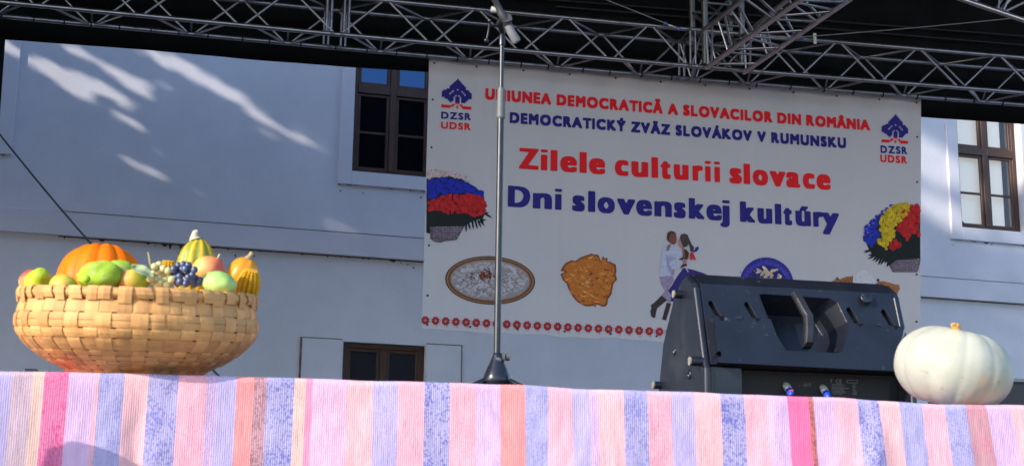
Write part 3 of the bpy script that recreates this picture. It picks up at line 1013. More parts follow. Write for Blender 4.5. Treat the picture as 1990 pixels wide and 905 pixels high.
# left basket of flowers
c1 = lambda pts: from_crop(pts, 5.325, 820, 310)
k = MB()
poly(k, c1([(48, 200), (330, 150), (560, 290), (640, 380), (660, 540), (630, 610), (520, 640), (440, 690), (100, 700), (80, 768), (44, 758)]), 0.0035, DARK)
wicker(k, c1([(82, 695), (440, 690), (400, 760), (360, 832), (210, 850), (205, 862), (130, 852), (85, 822)]), 9, 0.0042)
for (bx, by, tx, ty) in [(640, 560, 695, 550), (650, 560, 730, 610), (600, 620, 670, 630), (600, 630, 648, 690), (580, 630, 612, 710), (550, 630, 575, 728), (520, 640, 532, 728), (480, 660, 500, 730), (455, 670, 456, 758), (600, 600, 640, 660)]:
    dx, dy = tx - bx, ty - by; l = math.hypot(dx, dy)
    nx, ny = -dy / l * 11, dx / l * 11
    poly(k, c1([(bx + nx, by + ny), (bx + dx * .6 + nx * .8, by + dy * .6 + ny * .8), (tx, ty), (bx + dx * .6 - nx * .8, by + dy * .6 - ny * .8), (bx - nx, by - ny)]), 0.0040 + random.random() * .0005, DARK)
rosettes(k, c1([(50, 105), (130, 92), (240, 108), (340, 133), (450, 175), (560, 265), (540, 275), (420, 205), (300, 190), (150, 180), (60, 205)]), (0.62, 0.46, 0.46), 3.4, 4.6, 0.005)
rosettes(k, c1([(55, 230), (120, 200), (250, 195), (420, 220), (560, 290), (630, 340), (630, 380), (520, 350), (330, 350), (180, 375), (110, 415), (55, 410)]), (0.012, 0.022, 0.42), 4.0, 5.2, 0.005)
rosettes(k, c1([(55, 440), (150, 400), (330, 360), (480, 355), (620, 390), (670, 440), (670, 500), (640, 550), (540, 600), (440, 550), (330, 550), (220, 560), (140, 520), (80, 550), (55, 500)]), (0.55, 0.012, 0.014), 4.4, 5.6, 0.005)
obj('printed_flower_basket', k, PRINT, banner, recalc=False)
# right basket of flowers
c2 = lambda pts: from_crop(pts, 5.656, 1660, 380)
k = MB()
poly(k, c2([(720, 120), (724, 720), (460, 712), (380, 770), (340, 705), (200, 655), (150, 570), (120, 480), (260, 230), (430, 110)]), 0.0035, DARK)
wicker(k, c2([(380, 770), (460, 708), (727, 690), (712, 780), (690, 842), (420, 842)]), 8, 0.0042)
for (bx, by, tx, ty) in [(200, 580, 105, 635), (220, 600, 95, 612), (230, 640, 145, 660), (240, 650, 140, 700), (260, 660, 195, 720), (280, 670, 225, 735), (300, 680, 258, 770), (330, 690, 285, 765), (350, 700, 330, 745), (380, 720, 352, 790), (390, 700, 375, 770)]:
    dx, dy = tx - bx, ty - by; l = math.hypot(dx, dy)
    nx, ny = -dy / l * 13, dx / l * 13
    poly(k, c2([(bx + nx, by + ny), (bx + dx * .6 + nx * .8, by + dy * .6 + ny * .8), (tx, ty), (bx + dx * .6 - nx * .8, by + dy * .6 - ny * .8), (bx - nx, by - ny)]), 0.0040 + random.random() * .0005, DARK)
rosettes(k, c2([(450, 95), (370, 115), (250, 215), (120, 345), (100, 470), (140, 540), (180, 570), (220, 520), (290, 430), (260, 380), (260, 300), (320, 190), (370, 150)]), (0.02, 0.035, 0.42), 3.6, 4.8, 0.005)
rosettes(k, c2([(470, 95), (600, 80), (600, 160), (550, 240), (440, 340), (460, 420), (420, 480), (370, 520), (355, 590), (230, 525), (250, 480), (300, 430), (270, 390), (280, 290), (320, 190), (380, 140)]), (0.62, 0.42, 0.012), 3.6, 4.6, 0.005)
rosettes(k, c2([(600, 105), (712, 85), (712, 440), (640, 420), (580, 490), (510, 430), (450, 370), (520, 265), (560, 235), (490, 205), (525, 165), (590, 170)]), (0.55, 0.014, 0.014), 4.0, 5.2, 0.005)
rosettes(k, c2([(385, 525), (440, 485), (510, 520), (495, 585), (385, 605)]), (0.55, 0.014, 0.014), 3.8, 5.2, 0.005)
obj('printed_flower_basket', k, PRINT, banner, recalc=False)
# plate of dumplings
k = MB()
cx_, cy_ = 952.4, 544.5
for (rx, ry, o_, c) in ((87.5, 47, .0035, (0.07, 0.028, 0.014)), (85, 45, .0040, (0.30, 0.13, 0.06)), (81.5, 42.5, .0045, (0.06, 0.025, 0.014)), (79.5, 41, .0050, (0.26, 0.11, 0.05)), (76.5, 38.5, .0055, (0.30, 0.26, 0.26))):
    poly(k, ell(cx_, cy_, rx, ry, .03), o_, c)
for q in range(240):
    a, r = random.uniform(0, 2 * pi), math.sqrt(random.random())
    x, y = cx_ + 71 * r * cos(a), cy_ + 34 * r * sin(a)
    s = random.uniform(2.0, 4.4)
    o_ = .006 + random.random() * .0015
    poly(k, ell(x, y, s * 1.25, s * .8, random.uniform(-.4, .4), 10), o_, jit((0.46, 0.41, 0.43), .18))
    if random.random() < .45: poly(k, ell(x + .6, y + s * .45, s * .9, s * .22, .1, 8), o_ + .0002, jit((0.22, 0.19, 0.20), .2))
for q in range(60):
    x, y = random.gauss(cx_ - 8, 11), random.gauss(cy_ - 9, 5.5)
    s = random.uniform(1.2, 2.6)
    poly(k, ell(x, y, s * 1.2, s * .8, random.uniform(-.5, .5), 7), .0078 + random.random() * .0008, jit((0.15, 0.035, 0.012), .45))
for q in range(90):
    a, r = random.uniform(0, 2 * pi), 0.35 + .5 * random.random()
    x, y = cx_ + 66 * r * cos(a), cy_ + 31 * r * sin(a) + 4
    poly(k, ell(x, y, random.uniform(.7, 1.8), random.uniform(.5, 1.0), random.uniform(-.8, .8), 6), .0088, jit((0.018, 0.035, 0.012), .3))
obj('printed_dumpling_plate', k, PRINT, banner, recalc=False)
# potato pancake
k = MB()
pc = [(130, 325), (160, 270), (200, 215), (285, 175), (330, 190), (400, 140), (470, 115), (545, 90), (560, 84), (575, 100), (640, 100), (660, 140), (672, 180), (690, 210), (697, 150), (705, 118), (725, 150), (770, 145), (765, 200), (800, 195), (830, 212), (880, 235), (890, 310), (880, 370), (897, 440), (850, 490), (835, 560), (820, 640), (770, 710), (770, 760), (745, 802), (690, 802), (640, 775), (615, 775), (605, 812), (580, 790), (530, 800), (470, 800), (360, 740), (300, 670), (240, 560), (215, 490), (160, 440), (150, 400), (130, 365), (185, 345), (185, 320)]
pcp = from_crop(pc, 6.96, 1070, 480)
poly(k, pcp, .0035, (0.22, 0.05, 0.012))
cxp, cyp = 1142, 545
poly(k, [(cxp + (x - cxp) * .93, cyp + (y - cyp) * .93) for x, y in pcp], .0042, (0.50, 0.145, 0.018))
for q in range(260):
    x, y = random.uniform(1090, 1198), random.uniform(494, 596)
    if not inside((x, y), [(cxp + (a - cxp) * .95, cyp + (b - cyp) * .95) for a, b in pcp]): continue
    l, a, wd = random.uniform(4, 14), random.uniform(-.9, .9) + (0.8 if y > 560 else 0), random.uniform(.7, 1.7)
    edge = math.hypot((x - cxp) / 52, (y - cyp) / 50)
    c = jit((0.62, 0.20, 0.024), .3) if random.random() > .35 * edge else jit((0.24, 0.04, 0.010), .35)
    if random.random() < .22 * (1.1 - edge): c = jit((0.68, 0.40, 0.13), .15)
    pts = []
    for t in (0, .33, .66, 1): pts.append((x + l * (t - .5) * cos(a), y + l * (t - .5) * sin(a) + 2.2 * sin(pi * t) - wd * sin(pi * (t * .8 + .1))))
    for t in (1, .66, .33, 0): pts.append((x + l * (t - .5) * cos(a), y + l * (t - .5) * sin(a) + 2.2 * sin(pi * t) + wd * sin(pi * (t * .8 + .1))))
    if all(inside(p_, pcp) for p_ in pts): poly(k, pts, .0048 + random.random() * .002, c)
for (x, y) in [(1137, 516), (1140, 536), (1142, 541), (1131, 585), (1134, 572), (1161, 572), (1128, 552), (1151, 553), (1173, 544)]:
    for q in range(5):
        a = random.uniform(0, 2 * pi); l = random.uniform(2, 5)
        poly(k, [(x, y - .5), (x + l * cos(a), y + l * sin(a)), (x + .6, y + .6)], .0072 + random.random() * .0004, (0.02, 0.028, 0.01))
obj('printed_potato_pancake', k, PRINT, banner, recalc=False)
# dancing couple
c3 = lambda pts: from_crop(pts, 4.525, 1250, 440)
k = MB()
sh = (0.46, 0.46, 0.58)
for n_, (pts, c) in enumerate([
    ([(330, 365), (370, 365), (440, 380), (530, 410), (610, 450), (660, 520), (650, 590), (590, 640), (500, 668), (400, 676), (310, 670), (240, 655), (228, 600), (195, 590), (250, 520), (290, 450)], (0.035, 0.02, 0.15)),
    ([(140, 440), (265, 430), (272, 470), (215, 560), (245, 600), (240, 668), (205, 660), (160, 600), (190, 570), (155, 500)], (0.30, 0.23, 0.34)),
    ([(160, 605), (210, 645), (120, 720), (103, 800), (92, 805), (68, 785), (62, 740), (72, 715), (66, 690), (100, 665)], (0.045, 0.028, 0.028)),
    ([(205, 668), (245, 675), (200, 825), (165, 815)], (0.045, 0.028, 0.028)),
    ([(190, 140), (215, 135), (265, 165), (330, 195), (345, 240), (340, 270), (360, 290), (340, 345), (265, 375), (268, 432), (140, 440), (150, 330), (165, 220)], sh),
    ([(195, 250), (240, 262), (300, 280), (240, 300), (225, 330), (250, 360), (228, 410), (210, 350), (200, 300)], (0.32, 0.31, 0.46)),
    ([(240, 380), (275, 375), (270, 425), (245, 430)], (0.36, 0.22, 0.30)),
    ([(265, 430), (330, 368), (345, 372), (275, 470), (262, 465)], (0.50, 0.48, 0.58)),
    ([(198, 215), (205, 175), (225, 155), (245, 158), (222, 215)], (0.20, 0.16, 0.17)),
    ([(205, 95), (213, 52), (245, 38), (280, 50), (290, 85), (270, 80), (235, 95), (230, 130), (212, 128)], (0.07, 0.038, 0.026)),
    ([(233, 75), (270, 62), (290, 85), (293, 112), (288, 142), (268, 162), (240, 150), (222, 132)], (0.20, 0.06, 0.04)),
    ([(340, 195), (375, 200), (400, 230), (392, 280), (375, 300), (385, 345), (320, 365), (345, 330), (355, 300), (303, 290), (345, 270), (350, 240)], (0.05, 0.030, 0.024)),
    ([(345, 285), (380, 290), (378, 328), (345, 332)], (0.42, 0.17, 0.18)),
    ([(305, 120), (325, 92), (340, 150), (375, 205), (345, 200), (322, 180), (305, 165)], (0.40, 0.22, 0.21)),
    ([(318, 100), (330, 70), (360, 62), (390, 75), (402, 110), (425, 160), (444, 182), (436, 225), (413, 220), (400, 150), (380, 178), (350, 185), (335, 150)], (0.065, 0.042, 0.038)),
    ([(350, 205), (360, 225), (362, 275), (356, 275), (354, 235), (344, 208)], (0.50, 0.12, 0.02)),
    ([(425, 225), (450, 205), (462, 182), (482, 176), (487, 195), (468, 220), (440, 226)], (0.02, 0.03, 0.22)),
    ([(410, 230), (436, 230), (462, 295), (442, 295), (430, 268), (428, 295), (407, 293)], (0.60, 0.02, 0.02)),
    ([(368, 365), (378, 362), (398, 398), (388, 402)], (0.40, 0.38, 0.55))]):
    poly(k, c3(pts), .0035 + n_ * .0003, c)
obj('printed_dancing_couple', k, PRINT, banner, recalc=False)
# blue plate of noodles
k = MB()
poly(k, ell(1489.6, 552, 52.5, 52, .03), .0035, (0.03, 0.022, 0.24))
poly(k, ell(1489.6, 553, 47, 46, .03), .0040, (0.05, 0.04, 0.34))
poly(k, ell(1489.6, 554, 40, 39, .03), .0044, (0.022, 0.018, 0.17))
for q in range(110):
    a = random.uniform(0, 2 * pi); r = random.uniform(38, 50)
    poly(k, ell(1489.6 + r * cos(a), 552.5 + r * sin(a), random.uniform(.5, 1.6), .5, random.uniform(-.6, .6), 6), .0048, jit((0.16, 0.15, 0.42), .5))
for q in range(60):
    x, y = random.gauss(1490, 14), random.uniform(522, 575)
    if abs(x - 1490) > 30 - (540 - y) * .6 * (y < 540): continue
    poly(k, ell(x, y, random.uniform(3, 6), random.uniform(2, 4), random.uniform(-.8, .8), 9), .0052 + random.random() * .001, jit((0.60, 0.47, 0.31), .2))
for q in range(26):
    poly(k, ell(random.gauss(1490, 16), random.uniform(524, 545), 1.6, 1.0, random.uniform(-.8, .8), 6), .0065, random.choice([(0.05, 0.07, 0.015), (0.42, 0.05, 0.05), (0.45, 0.22, 0.06)]))
obj('printed_noodle_plate', k, PRINT, banner, recalc=False)
k = MB()
c4 = lambda pts: from_crop(pts, 5.528, 1420, 490)
poly(k, c4([(1310, 262), (1350, 240), (1390, 200), (1430, 188), (1460, 200), (1500, 235), (1555, 280), (1570, 420), (1310, 420)]), .0035, (0.56, 0.53, 0.56))
poly(k, c4([(1088, 308), (1130, 290), (1180, 288), (1240, 260), (1316, 254), (1308, 420), (1090, 420)]), .0040, (0.34, 0.13, 0.055))
poly(k, c4([(1560, 335), (1590, 312), (1640, 310), (1700, 325), (1760, 345), (1805, 352), (1816, 385), (1800, 415), (1780, 470), (1560, 440)]), .0042, (0.36, 0.13, 0.05))
for q in range(80):
    x, y = random.choice([(random.uniform(1150, 1300), random.uniform(270, 325)), (random.uniform(1580, 1800), random.uniform(330, 410))])
    poly(k, c4([(x, y), (x + 9, y - 2), (x + 10, y + 5), (x + 1, y + 6)]), .0046, jit((0.20, 0.055, 0.02), .4))
poly(k, c4([(1120, 290), (1145, 262), (1160, 285), (1150, 300)]), .0049, (0.07, 0.09, 0.03))
poly(k, c4([(1562, 295), (1578, 280), (1596, 290), (1592, 312), (1568, 312)]), .0049, (0.04, 0.05, 0.02))
obj('printed_pastries', k, PRINT, banner, recalc=False)
# flower border
k = MB()
for i in range(48):
    x = 826.5 + 19.78 * i; y = 622 + (644 - 622) / 455 * (x - 826.5)
    if x > 1775: break
    for q in range(8):
        a = 2 * pi * (q + .5) / 8
        poly(k, ell(x + 5.6 * cos(a), y + 5.9 * sin(a), 2.5, 2.6, 0, 12), .0035 + .0002 * (q % 2), (0.34, 0.008, 0.016))
    poly(k, ell(x, y, 5.9, 6.1, 0, 20), .0041, (0.46, 0.010, 0.02))
    poly(k, ell(x, y, 3.7, 3.9, 0, 16), .0044, (0.16, 0.03, 0.13))
    poly(k, ell(x, y, 2.3, 2.4, 0, 14), .0047, (0.42, 0.27, 0.05))
    for (dx, dy) in ((9.6, -1.8), (10.6, 1.6), (0.8, 10.2), (2.8, 10.6)):
        poly(k, ell(x + dx, y + dy, .6, .9, .2, 6), .0036, (0.02, 0.02, 0.02))
obj('printed_flower_border', k, PRINT, banner, recalc=False)

# ------------------------------------------------------------------ striped cloth
def hexc(c):
    q = rgb(*c); m_ = sum(q) / 3
    return tuple(max(0.0, (m_ + (x - m_) * 1.02) * 0.88) for x in q)
PK = (238, 178, 190); PP_ = (240, 186, 190); LV = (194, 178, 216); LI = (214, 180, 212); BS = (180, 170, 206); BL = (180, 172, 210)
HP = (246, 118, 160); CO = (250, 156, 154); TA = (196, 150, 158); PE = (232, 192, 180); BG = (206, 178, 192); LP = (230, 184, 206)
# (x of right boundary at the top edge, colour, speckle strength and speckle colour)
DKB = (84, 96, 178); NON = None
STR = [(-60, LI, NON), (-25, PK, NON), (0, BL, (.5, DKB)), (25, LV, NON), (65, BG, (.4, (180, 150, 140))), (88, PE, NON), (135, (226, 130, 168), (.8, (214, 60, 120))), (186, LI, NON), (194, PK, NON), (243, BL, (.55, (110, 110, 190))), (290, PP_, NON),
       (348, BS, (.8, DKB)), (403, PK, (.3, (240, 130, 160))), (422, LI, (.4, (120, 120, 180))), (461, LV, NON), (494, CO, NON), (519, TA, (.8, (120, 80, 90))), (573, BS, (.9, DKB)), (595, PE, (.3, (170, 150, 160))),
       (608, (238, 150, 180), NON), (675, LP, NON), (726, PP_, NON), (774, LV, (.25, (120, 110, 190))), (825, PK, NON), (874, BS, (1., DKB)), (925, PK, (.3, (240, 140, 150))), (972, LI, NON), (1020, CO, (.2, (220, 90, 110))), (1064, BL, (.5, (110, 110, 180))),
       (1111, PK, NON), (1145, LV, NON), (1160, LI, NON), (1211, PP_, NON), (1257, BS, (.7, (110, 115, 190))), (1303, PK, (.3, (220, 90, 130))), (1348, LV, NON), (1399, PP_, NON), (1445, BS, (1., DKB)), (1490, PK, NON), (1529, LI, NON),
       (1570, HP, NON), (1580, (200, 120, 120), (.9, (130, 70, 60))), (1619, LI, NON), (1665, PK, NON), (1707, BS, (.9, DKB)), (1747, PP_, NON), (1791, BL, (.4, (120, 120, 190))), (1835, PK, (.2, (240, 120, 150))), (1876, BL, (.6, (110, 110, 185))),
       (1916, TA, (.5, (230, 120, 150))), (1962, LI, NON), (2010, PP_, NON), (2060, LV, NON), (2110, PK, NON)]
EDGE = [(-120, 720), (0, 722.5), (60, 723), (141, 724.6), (200, 726), (295, 728), (376, 731), (450, 732), (500, 734), (563, 735), (640, 737.5), (700, 740.5), (826, 743), (925, 746.5), (1020, 750), (1147, 757), (1240, 760), (1340, 762.8), (1395, 765), (1520, 770), (1642, 774.6), (1700, 779), (1782, 784), (1853, 787), (1920, 787.5), (1958, 787.5), (2000, 789), (2120, 793)]
def interp(t, T):
    for a, b in zip(T[:-1], T[1:]):
        if t <= b[0]: break
    return a[1] + (b[1] - a[1]) * (t - a[0]) / (b[0] - a[0])
pxs, cols = [], []
lastp = -105.0
for (xr, c, sp) in STR:
    n = max(1, int(round((xr - lastp) / 6)))
    for i in range(n):
        pxs.append(lastp + (xr - lastp) * i / n)
        cols.append((c, sp))
    lastp = xr
pxs.append(lastp)
cloth = MB()
NT, NR, NH = 14, 6, 56
DROP = 0.50
RAD = 0.010
SHEAR = [(-120, 0), (600, 0), (1100, .012), (1340, .03), (1600, .045), (1800, .06), (1900, .10), (1970, .15), (2120, .2)]
spk = []
def cl(i, j):
    px = pxs[i]
    top = P(px, interp(px, EDGE), YE)
    z0 = top.z
    nz = noise.noise(Vector((top.x * 9, 0, 1))) * .002
    if j <= NT:                                              # lying on the deck, from the back to the edge
        t = j / NT
        y = YE + 0.55 * (1 - t) ** 1.2 + RAD
        bump_ = max(0, 1 - abs((px - 1985) / 45)) * 0.006 if t > .8 else 0
        return (top.x + 0.0, y, ZS + 0.003 + (z0 - ZS - .003) * t ** 6 + nz * t)
    if j <= NT + NR:
        a = (j - NT) / NR * pi / 2
        return (top.x, YE + RAD - RAD * sin(a), z0 - RAD + RAD * cos(a) + nz)
    t = (j - NT - NR) / NH
    z = z0 - RAD - DROP * t
    sh_ = interp(px, SHEAR) * DROP * t
    x = top.x + sh_
    fold = 0.010 * t * (sin(x * 6.0 + 1.0) + .6 * sin(x * 14 + 2 * t)) + 0.009 * math.exp(-((x - FOLDX) / .022) ** 2) * min(1, t * 5)
    fold += -0.012 * math.exp(-((x - FOLD2) / .03) ** 2) * min(1, t * 4)
    fold += 0.0016 * noise.noise(Vector((x * 40, z * 25, 0))) + 0.003 * noise.noise(Vector((x * 11, z * 7, 4)))
    return (x, YE + fold - 0.012 * t, z)
FOLDX = P(268, 830, YE).x
FOLD2 = P(1700, 850, YE).x
def ccol(i, j): return hexc(cols[i][0])
cloth.grid(cl, len(pxs) - 1, NT + NR + NH, ccol)
def cloth_mat():
    m = bpy.data.materials.new('rag_weave')
    m.use_nodes = True
    N, L = m.node_tree.nodes, m.node_tree.links
    b = N['Principled BSDF']
    b.inputs['Roughness'].default_value = 0.9
    b.inputs['Specular IOR Level'].default_value = 0.15
    tc = N.new('ShaderNodeTexCoord')
    a = N.new('ShaderNodeAttribute'); a.attribute_name = 'Col'
    s = N.new('ShaderNodeAttribute'); s.attribute_name = 'Spk'
    def mapn(scale):
        mp = N.new('ShaderNodeMapping'); mp.inputs['Scale'].default_value = scale
        L.new(tc.outputs['Object'], mp.inputs[0]); return mp.outputs[0]
    def nz(vec, sc, det=4):
        n = N.new('ShaderNodeTexNoise'); n.inputs['Scale'].default_value = sc; n.inputs['Detail'].default_value = det
        L.new(vec, n.inputs[0]); return n.outputs[0]
    def mr(v, lo, hi, a0, a1):
        r = N.new('ShaderNodeMapRange')
        r.inputs[1].default_value, r.inputs[2].default_value, r.inputs[3].default_value, r.inputs[4].default_value = lo, hi, a0, a1
        L.new(v, r.inputs[0]); return r.outputs[0]
    def mth(op, x, y):
        q = N.new('ShaderNodeMath'); q.operation = op
        for i, v in enumerate((x, y)):
            if isinstance(v, (int, float)): q.inputs[i].default_value = v
            else: L.new(v, q.inputs[i])
        return q.outputs[0]
    # speckles: short weft pieces of another colour, clustered
    v1 = mapn((260, 260, 200))
    big = nz(mapn((22, 22, 16)), 1.0, 5)
    fine = nz(v1, 1.0, 3)
    clus = mth('ADD', mth('MULTIPLY', big, 0.45), mth('MULTIPLY', fine, 0.70))
    msk = mth('MULTIPLY', mr(clus, .565, .68, 0, .8), s.outputs['Alpha'])
    mx = N.new('ShaderNodeMix'); mx.data_type = 'RGBA'
    L.new(msk, mx.inputs[0]); L.new(a.outputs['Color'], mx.inputs[6]); L.new(s.outputs['Color'], mx.inputs[7])
    # faded streaks along the threads
    st = nz(mapn((330, 330, 7)), 1.0, 4)
    fac = mr(st, .3, .7, .88, 1.09)
    pa_ = nz(mapn((9, 9, 6)), 1.0, 5)
    fac2 = mr(pa_, .3, .7, .92, 1.06)
    sc1 = N.new('ShaderNodeVectorMath'); sc1.operation = 'SCALE'
    L.new(mx.outputs[2], sc1.inputs[0]); L.new(mth('MULTIPLY', fac, fac2), sc1.inputs['Scale'])
    L.new(sc1.outputs[0], b.inputs['Base Color'])
    # ribs and threads as bump
    wv = N.new('ShaderNodeTexWave'); wv.bands_direction = 'X'; wv.inputs['Scale'].default_value = 75; wv.inputs['Distortion'].default_value = 1.2; wv.inputs['Detail'].default_value = 3
    wv2 = N.new('ShaderNodeTexWave'); wv2.bands_direction = 'Z'; wv2.inputs['Scale'].default_value = 90; wv2.inputs['Distortion'].default_value = 1.5
    L.new(tc.outputs['Object'], wv.inputs[0]); L.new(tc.outputs['Object'], wv2.inputs[0])
    lump = nz(mapn((120, 120, 70)), 1.0, 5)
    h = mth('ADD', mth('ADD', mth('MULTIPLY', wv.outputs['Fac'], .5), mth('MULTIPLY', wv2.outputs['Fac'], .22)), mth('MULTIPLY', lump, 1.2))
    bp_ = N.new('ShaderNodeBump'); bp_.inputs['Strength'].default_value = 0.55; bp_.inputs['Distance'].default_value = 0.002
    L.new(h, bp_.inputs['Height']); L.new(bp_.outputs[0], b.inputs['Normal'])
    return m
clo = obj('woven_cloth', cloth, cloth_mat(), loc=(P(995, 757, YE).x, YE, ZS))
tag(clo, 'pink, lilac and blue striped rag cloth hanging over the stage front', 'cloth')
me = clo.data
at_ = me.color_attributes.new('Spk', 'FLOAT_COLOR', 'CORNER')
buf = np.zeros((len(me.loops), 4), np.float32)
ncol = len(pxs) - 1
for pi_, p_ in enumerate(me.polygons):
    sp = cols[pi_ % ncol][1]
    for li in p_.loop_indices:
        if sp:
            buf[li, :3] = hexc(sp[1]); buf[li, 3] = sp[0]
        else:
            buf[li, :3] = [x * .55 for x in hexc(cols[pi_ % ncol][0])]; buf[li, 3] = .18
at_.data.foreach_set('color', buf.ravel())
md = clo.modifiers.new('thick', 'SOLIDIFY'); md.thickness = 0.003; md.offset = -1

# ------------------------------------------------------------------ basket
BY = 3.12
bc = P(270, 640, BY)
bs = scale_at(267, 640, BY)
BPROF = [(233, 580), (229, 600), (234, 620), (239, 641), (232, 667), (209, 692), (174, 715), (146, 728), (120, 741)]
prof = [(r * bs, P(267, py, BY).z) for r, py in BPROF]
prof[-1] = (prof[-1][0], ZS + 0.009)
def smooth_prof(pts, n):
    out = []
    for i in range(len(pts) - 1):
        p0, p1, p2, p3 = pts[max(i - 1, 0)], pts[i], pts[i + 1], pts[min(i + 2, len(pts) - 1)]
        for q in range(n):
            t = q / n
            out.append(tuple(0.5 * ((2 * p1[d]) + (-p0[d] + p2[d]) * t + (2 * p0[d] - 5 * p1[d] + 4 * p2[d] - p3[d]) * t * t + (-p0[d] + 3 * p1[d] - 3 * p2[d] + p3[d]) * t ** 3) for d in (0, 1)))
    out.append(pts[-1])
    return out
sp_ = smooth_prof(prof, 12)
cum = [0]
for a, b in zip(sp_[:-1], sp_[1:]): cum.append(cum[-1] + math.dist(a, b))
LEN = cum[-1]
def prof_at(t):
    d = max(0, min(1, t)) * LEN
    for i in range(len(cum) - 1):
        if d <= cum[i + 1]: break
    q = (d - cum[i]) / (cum[i + 1] - cum[i])
    return (sp_[i][0] + (sp_[i + 1][0] - sp_[i][0]) * q, sp_[i][1] + (sp_[i + 1][1] - sp_[i][1]) * q)
basket = thing('wicker_basket', (bc.x, bc.y, ZS), 'round basket of flat woven wood strips full of fruit', 'basket')
def strip_mat():
    return mat('peeled_wood_strip', (1, 1, 1), 0.6, spec=.25, attr='Col', var=0.14, vscale=30, bump=0.35, bscale=60, bdist=0.003,
               spots=[((0.32, 0.17, 0.07), 9, .58, .75, .35)])
SM = strip_mat()
WC = (0.60, 0.305, 0.108)
rows = [0.0, 0.10, 0.215, 0.34, 0.43, 0.565, 0.635, 0.71, 0.80, 0.88, 1.0]
NK = 46
angs = [2 * pi * (k_ + random.uniform(-.16, .16)) / NK for k_ in range(NK)]
wid = [random.uniform(.80, 1.02) for _ in range(NK)]
k = MB()
D = 0.0019
def bpos(th, r, z): return Vector((bc.x + r * cos(th), bc.y + r * sin(th), z))
ntr = 64
for s_ in range(NK):
    colr = jit(WC, .25)
    hw = wid[s_] * pi / NK * .97
    inner, outer = [], []
    for i in range(ntr + 1):
        t = 0.05 + 0.95 * i / ntr
        r_, z_ = prof_at(t)
        for q in range(len(rows) - 1):
            if rows[q] <= t <= rows[q + 1]: break
        ph = (t - rows[q]) / (rows[q + 1] - rows[q])
        sgn = 1 if (q + s_) % 2 else -1
        sgn2 = sgn * min(1.0, 4.5 * min(ph, 1 - ph)) ** .7
        rr_ = r_ + D * sgn2
        outer.append((bpos(angs[s_] - hw, rr_ - .0002, z_), bpos(angs[s_], rr_ + .0003, z_), bpos(angs[s_] + hw, rr_ - .0002, z_)))
        inner.append((bpos(angs[s_] - hw, rr_ - .003, z_), bpos(angs[s_], rr_ - .003, z_), bpos(angs[s_] + hw, rr_ - .003, z_)))
    vs = [p_ for row in outer for p_ in row] + [p_ for row in inner for p_ in row]
    o_ = 3 * (ntr + 1)
    fs = []
    for i in range(ntr):
        a = i * 3
        fs += [(a, a + 1, a + 4, a + 3), (a + 1, a + 2, a + 5, a + 4), (o_ + a + 1, o_ + a, o_ + a + 3, o_ + a + 4), (o_ + a + 2, o_ + a + 1, o_ + a + 4, o_ + a + 5),
               (o_ + a, a, a + 3, o_ + a + 3), (a + 2, o_ + a + 2, o_ + a + 5, a + 5)]
    k.add(vs, fs, colr, False)
obj('stake', k, SM, basket, recalc=True)
k = MB()
NA = NK * 6
for q in range(len(rows) - 1):
    colr = jit(WC, .10)
    ta, tb = rows[q] + .006, rows[q + 1] - .006
    splits = [(ta, tb)] if q % 3 != 2 else [(ta, ta + (tb - ta) * .48), (ta + (tb - ta) * .52, tb)]
    for (a_, b_) in splits:
        vs, fs = [], []
        for i in range(NA):
            th = 2 * pi * i / NA
            near_ = min(range(NK), key=lambda s: abs((angs[s] - th + pi) % (2 * pi) - pi)) if False else int(round(th / (2 * pi) * NK)) % NK
            dth = abs((angs[near_] - th + pi) % (2 * pi) - pi) / (pi / NK)
            sgn = -1 if (q + near_) % 2 else 1
            off = D * sgn * max(0, 1 - dth ** 2.5 * .9)
            for (t, g_) in ((a_, -.0002), ((a_ + b_) / 2, .0003), (b_, -.0002)):
                r_, z_ = prof_at(t)
                vs.append(bpos(th, r_ + off + g_, z_))
            for t in (a_, b_):
                r_, z_ = prof_at(t)
                vs.append(bpos(th, r_ + off - .003, z_))
        for i in range(NA):
            a = 5 * i; b = 5 * ((i + 1) % NA)
            fs += [(a, b, b + 1, a + 1), (a + 1, b + 1, b + 2, a + 2), (a + 2, b + 2, b + 4, a + 4), (a + 3, b + 3, b, a), (a + 4, b + 4, b + 3, a + 3)]
        k.add(vs, fs, colr, False)
obj('weaver', k, SM, basket)
# folded-over rim: the stakes turn over a hoop
k = MB()
r0, z0 = prof_at(0.03)
k.lathe([(r0 - .008, z0 - .012), (r0 + .001, z0 - .012), (r0 + .003, z0 - .004), (r0, z0 + .003), (r0 - .008, z0 + .003), (r0 - .011, z0 - .004)], (bc.x, bc.y, 0), 96, col=jit(WC, .08))
for s_ in range(NK):
    th = angs[s_] + random.uniform(-.01, .01)
    skew = random.uniform(-.02, .05) if s_ % 2 else random.uniform(-.01, .01)
    hw = wid[s_] * pi / NK * random.uniform(.72, .98)
    colr = jit(WC, .15)
    lift = random.uniform(0, .002)
    low = z0 - random.uniform(.013, .019) if s_ % 2 else z0 - random.uniform(.019, .026)
    path = [(r0 - .014, z0 - .02), (r0 - .013, z0 - .003), (r0 - .008, z0 + .006 + lift), (r0 + .001, z0 + .0065 + lift), (r0 + .0055, z0 + .001), (r0 + .006, z0 - .007), (r0 + .0032, low)]
    vs, fs = [], []
    for i, (r_, z_) in enumerate(path):
        sk = skew * max(0, i - 2) / 4
        vs += [bpos(th - hw + sk, r_, z_), bpos(th + sk, r_ + .0012, z_ + .0004), bpos(th + hw + sk, r_, z_)]
    for i in range(len(path) - 1):
        a = 3 * i
        fs += [(a, a + 1, a + 4, a + 3), (a + 1, a + 2, a + 5, a + 4)]
    k.add(vs, fs, colr, False)
rim = obj('rim', k, SM, basket, solid=0.0018)
k = MB()
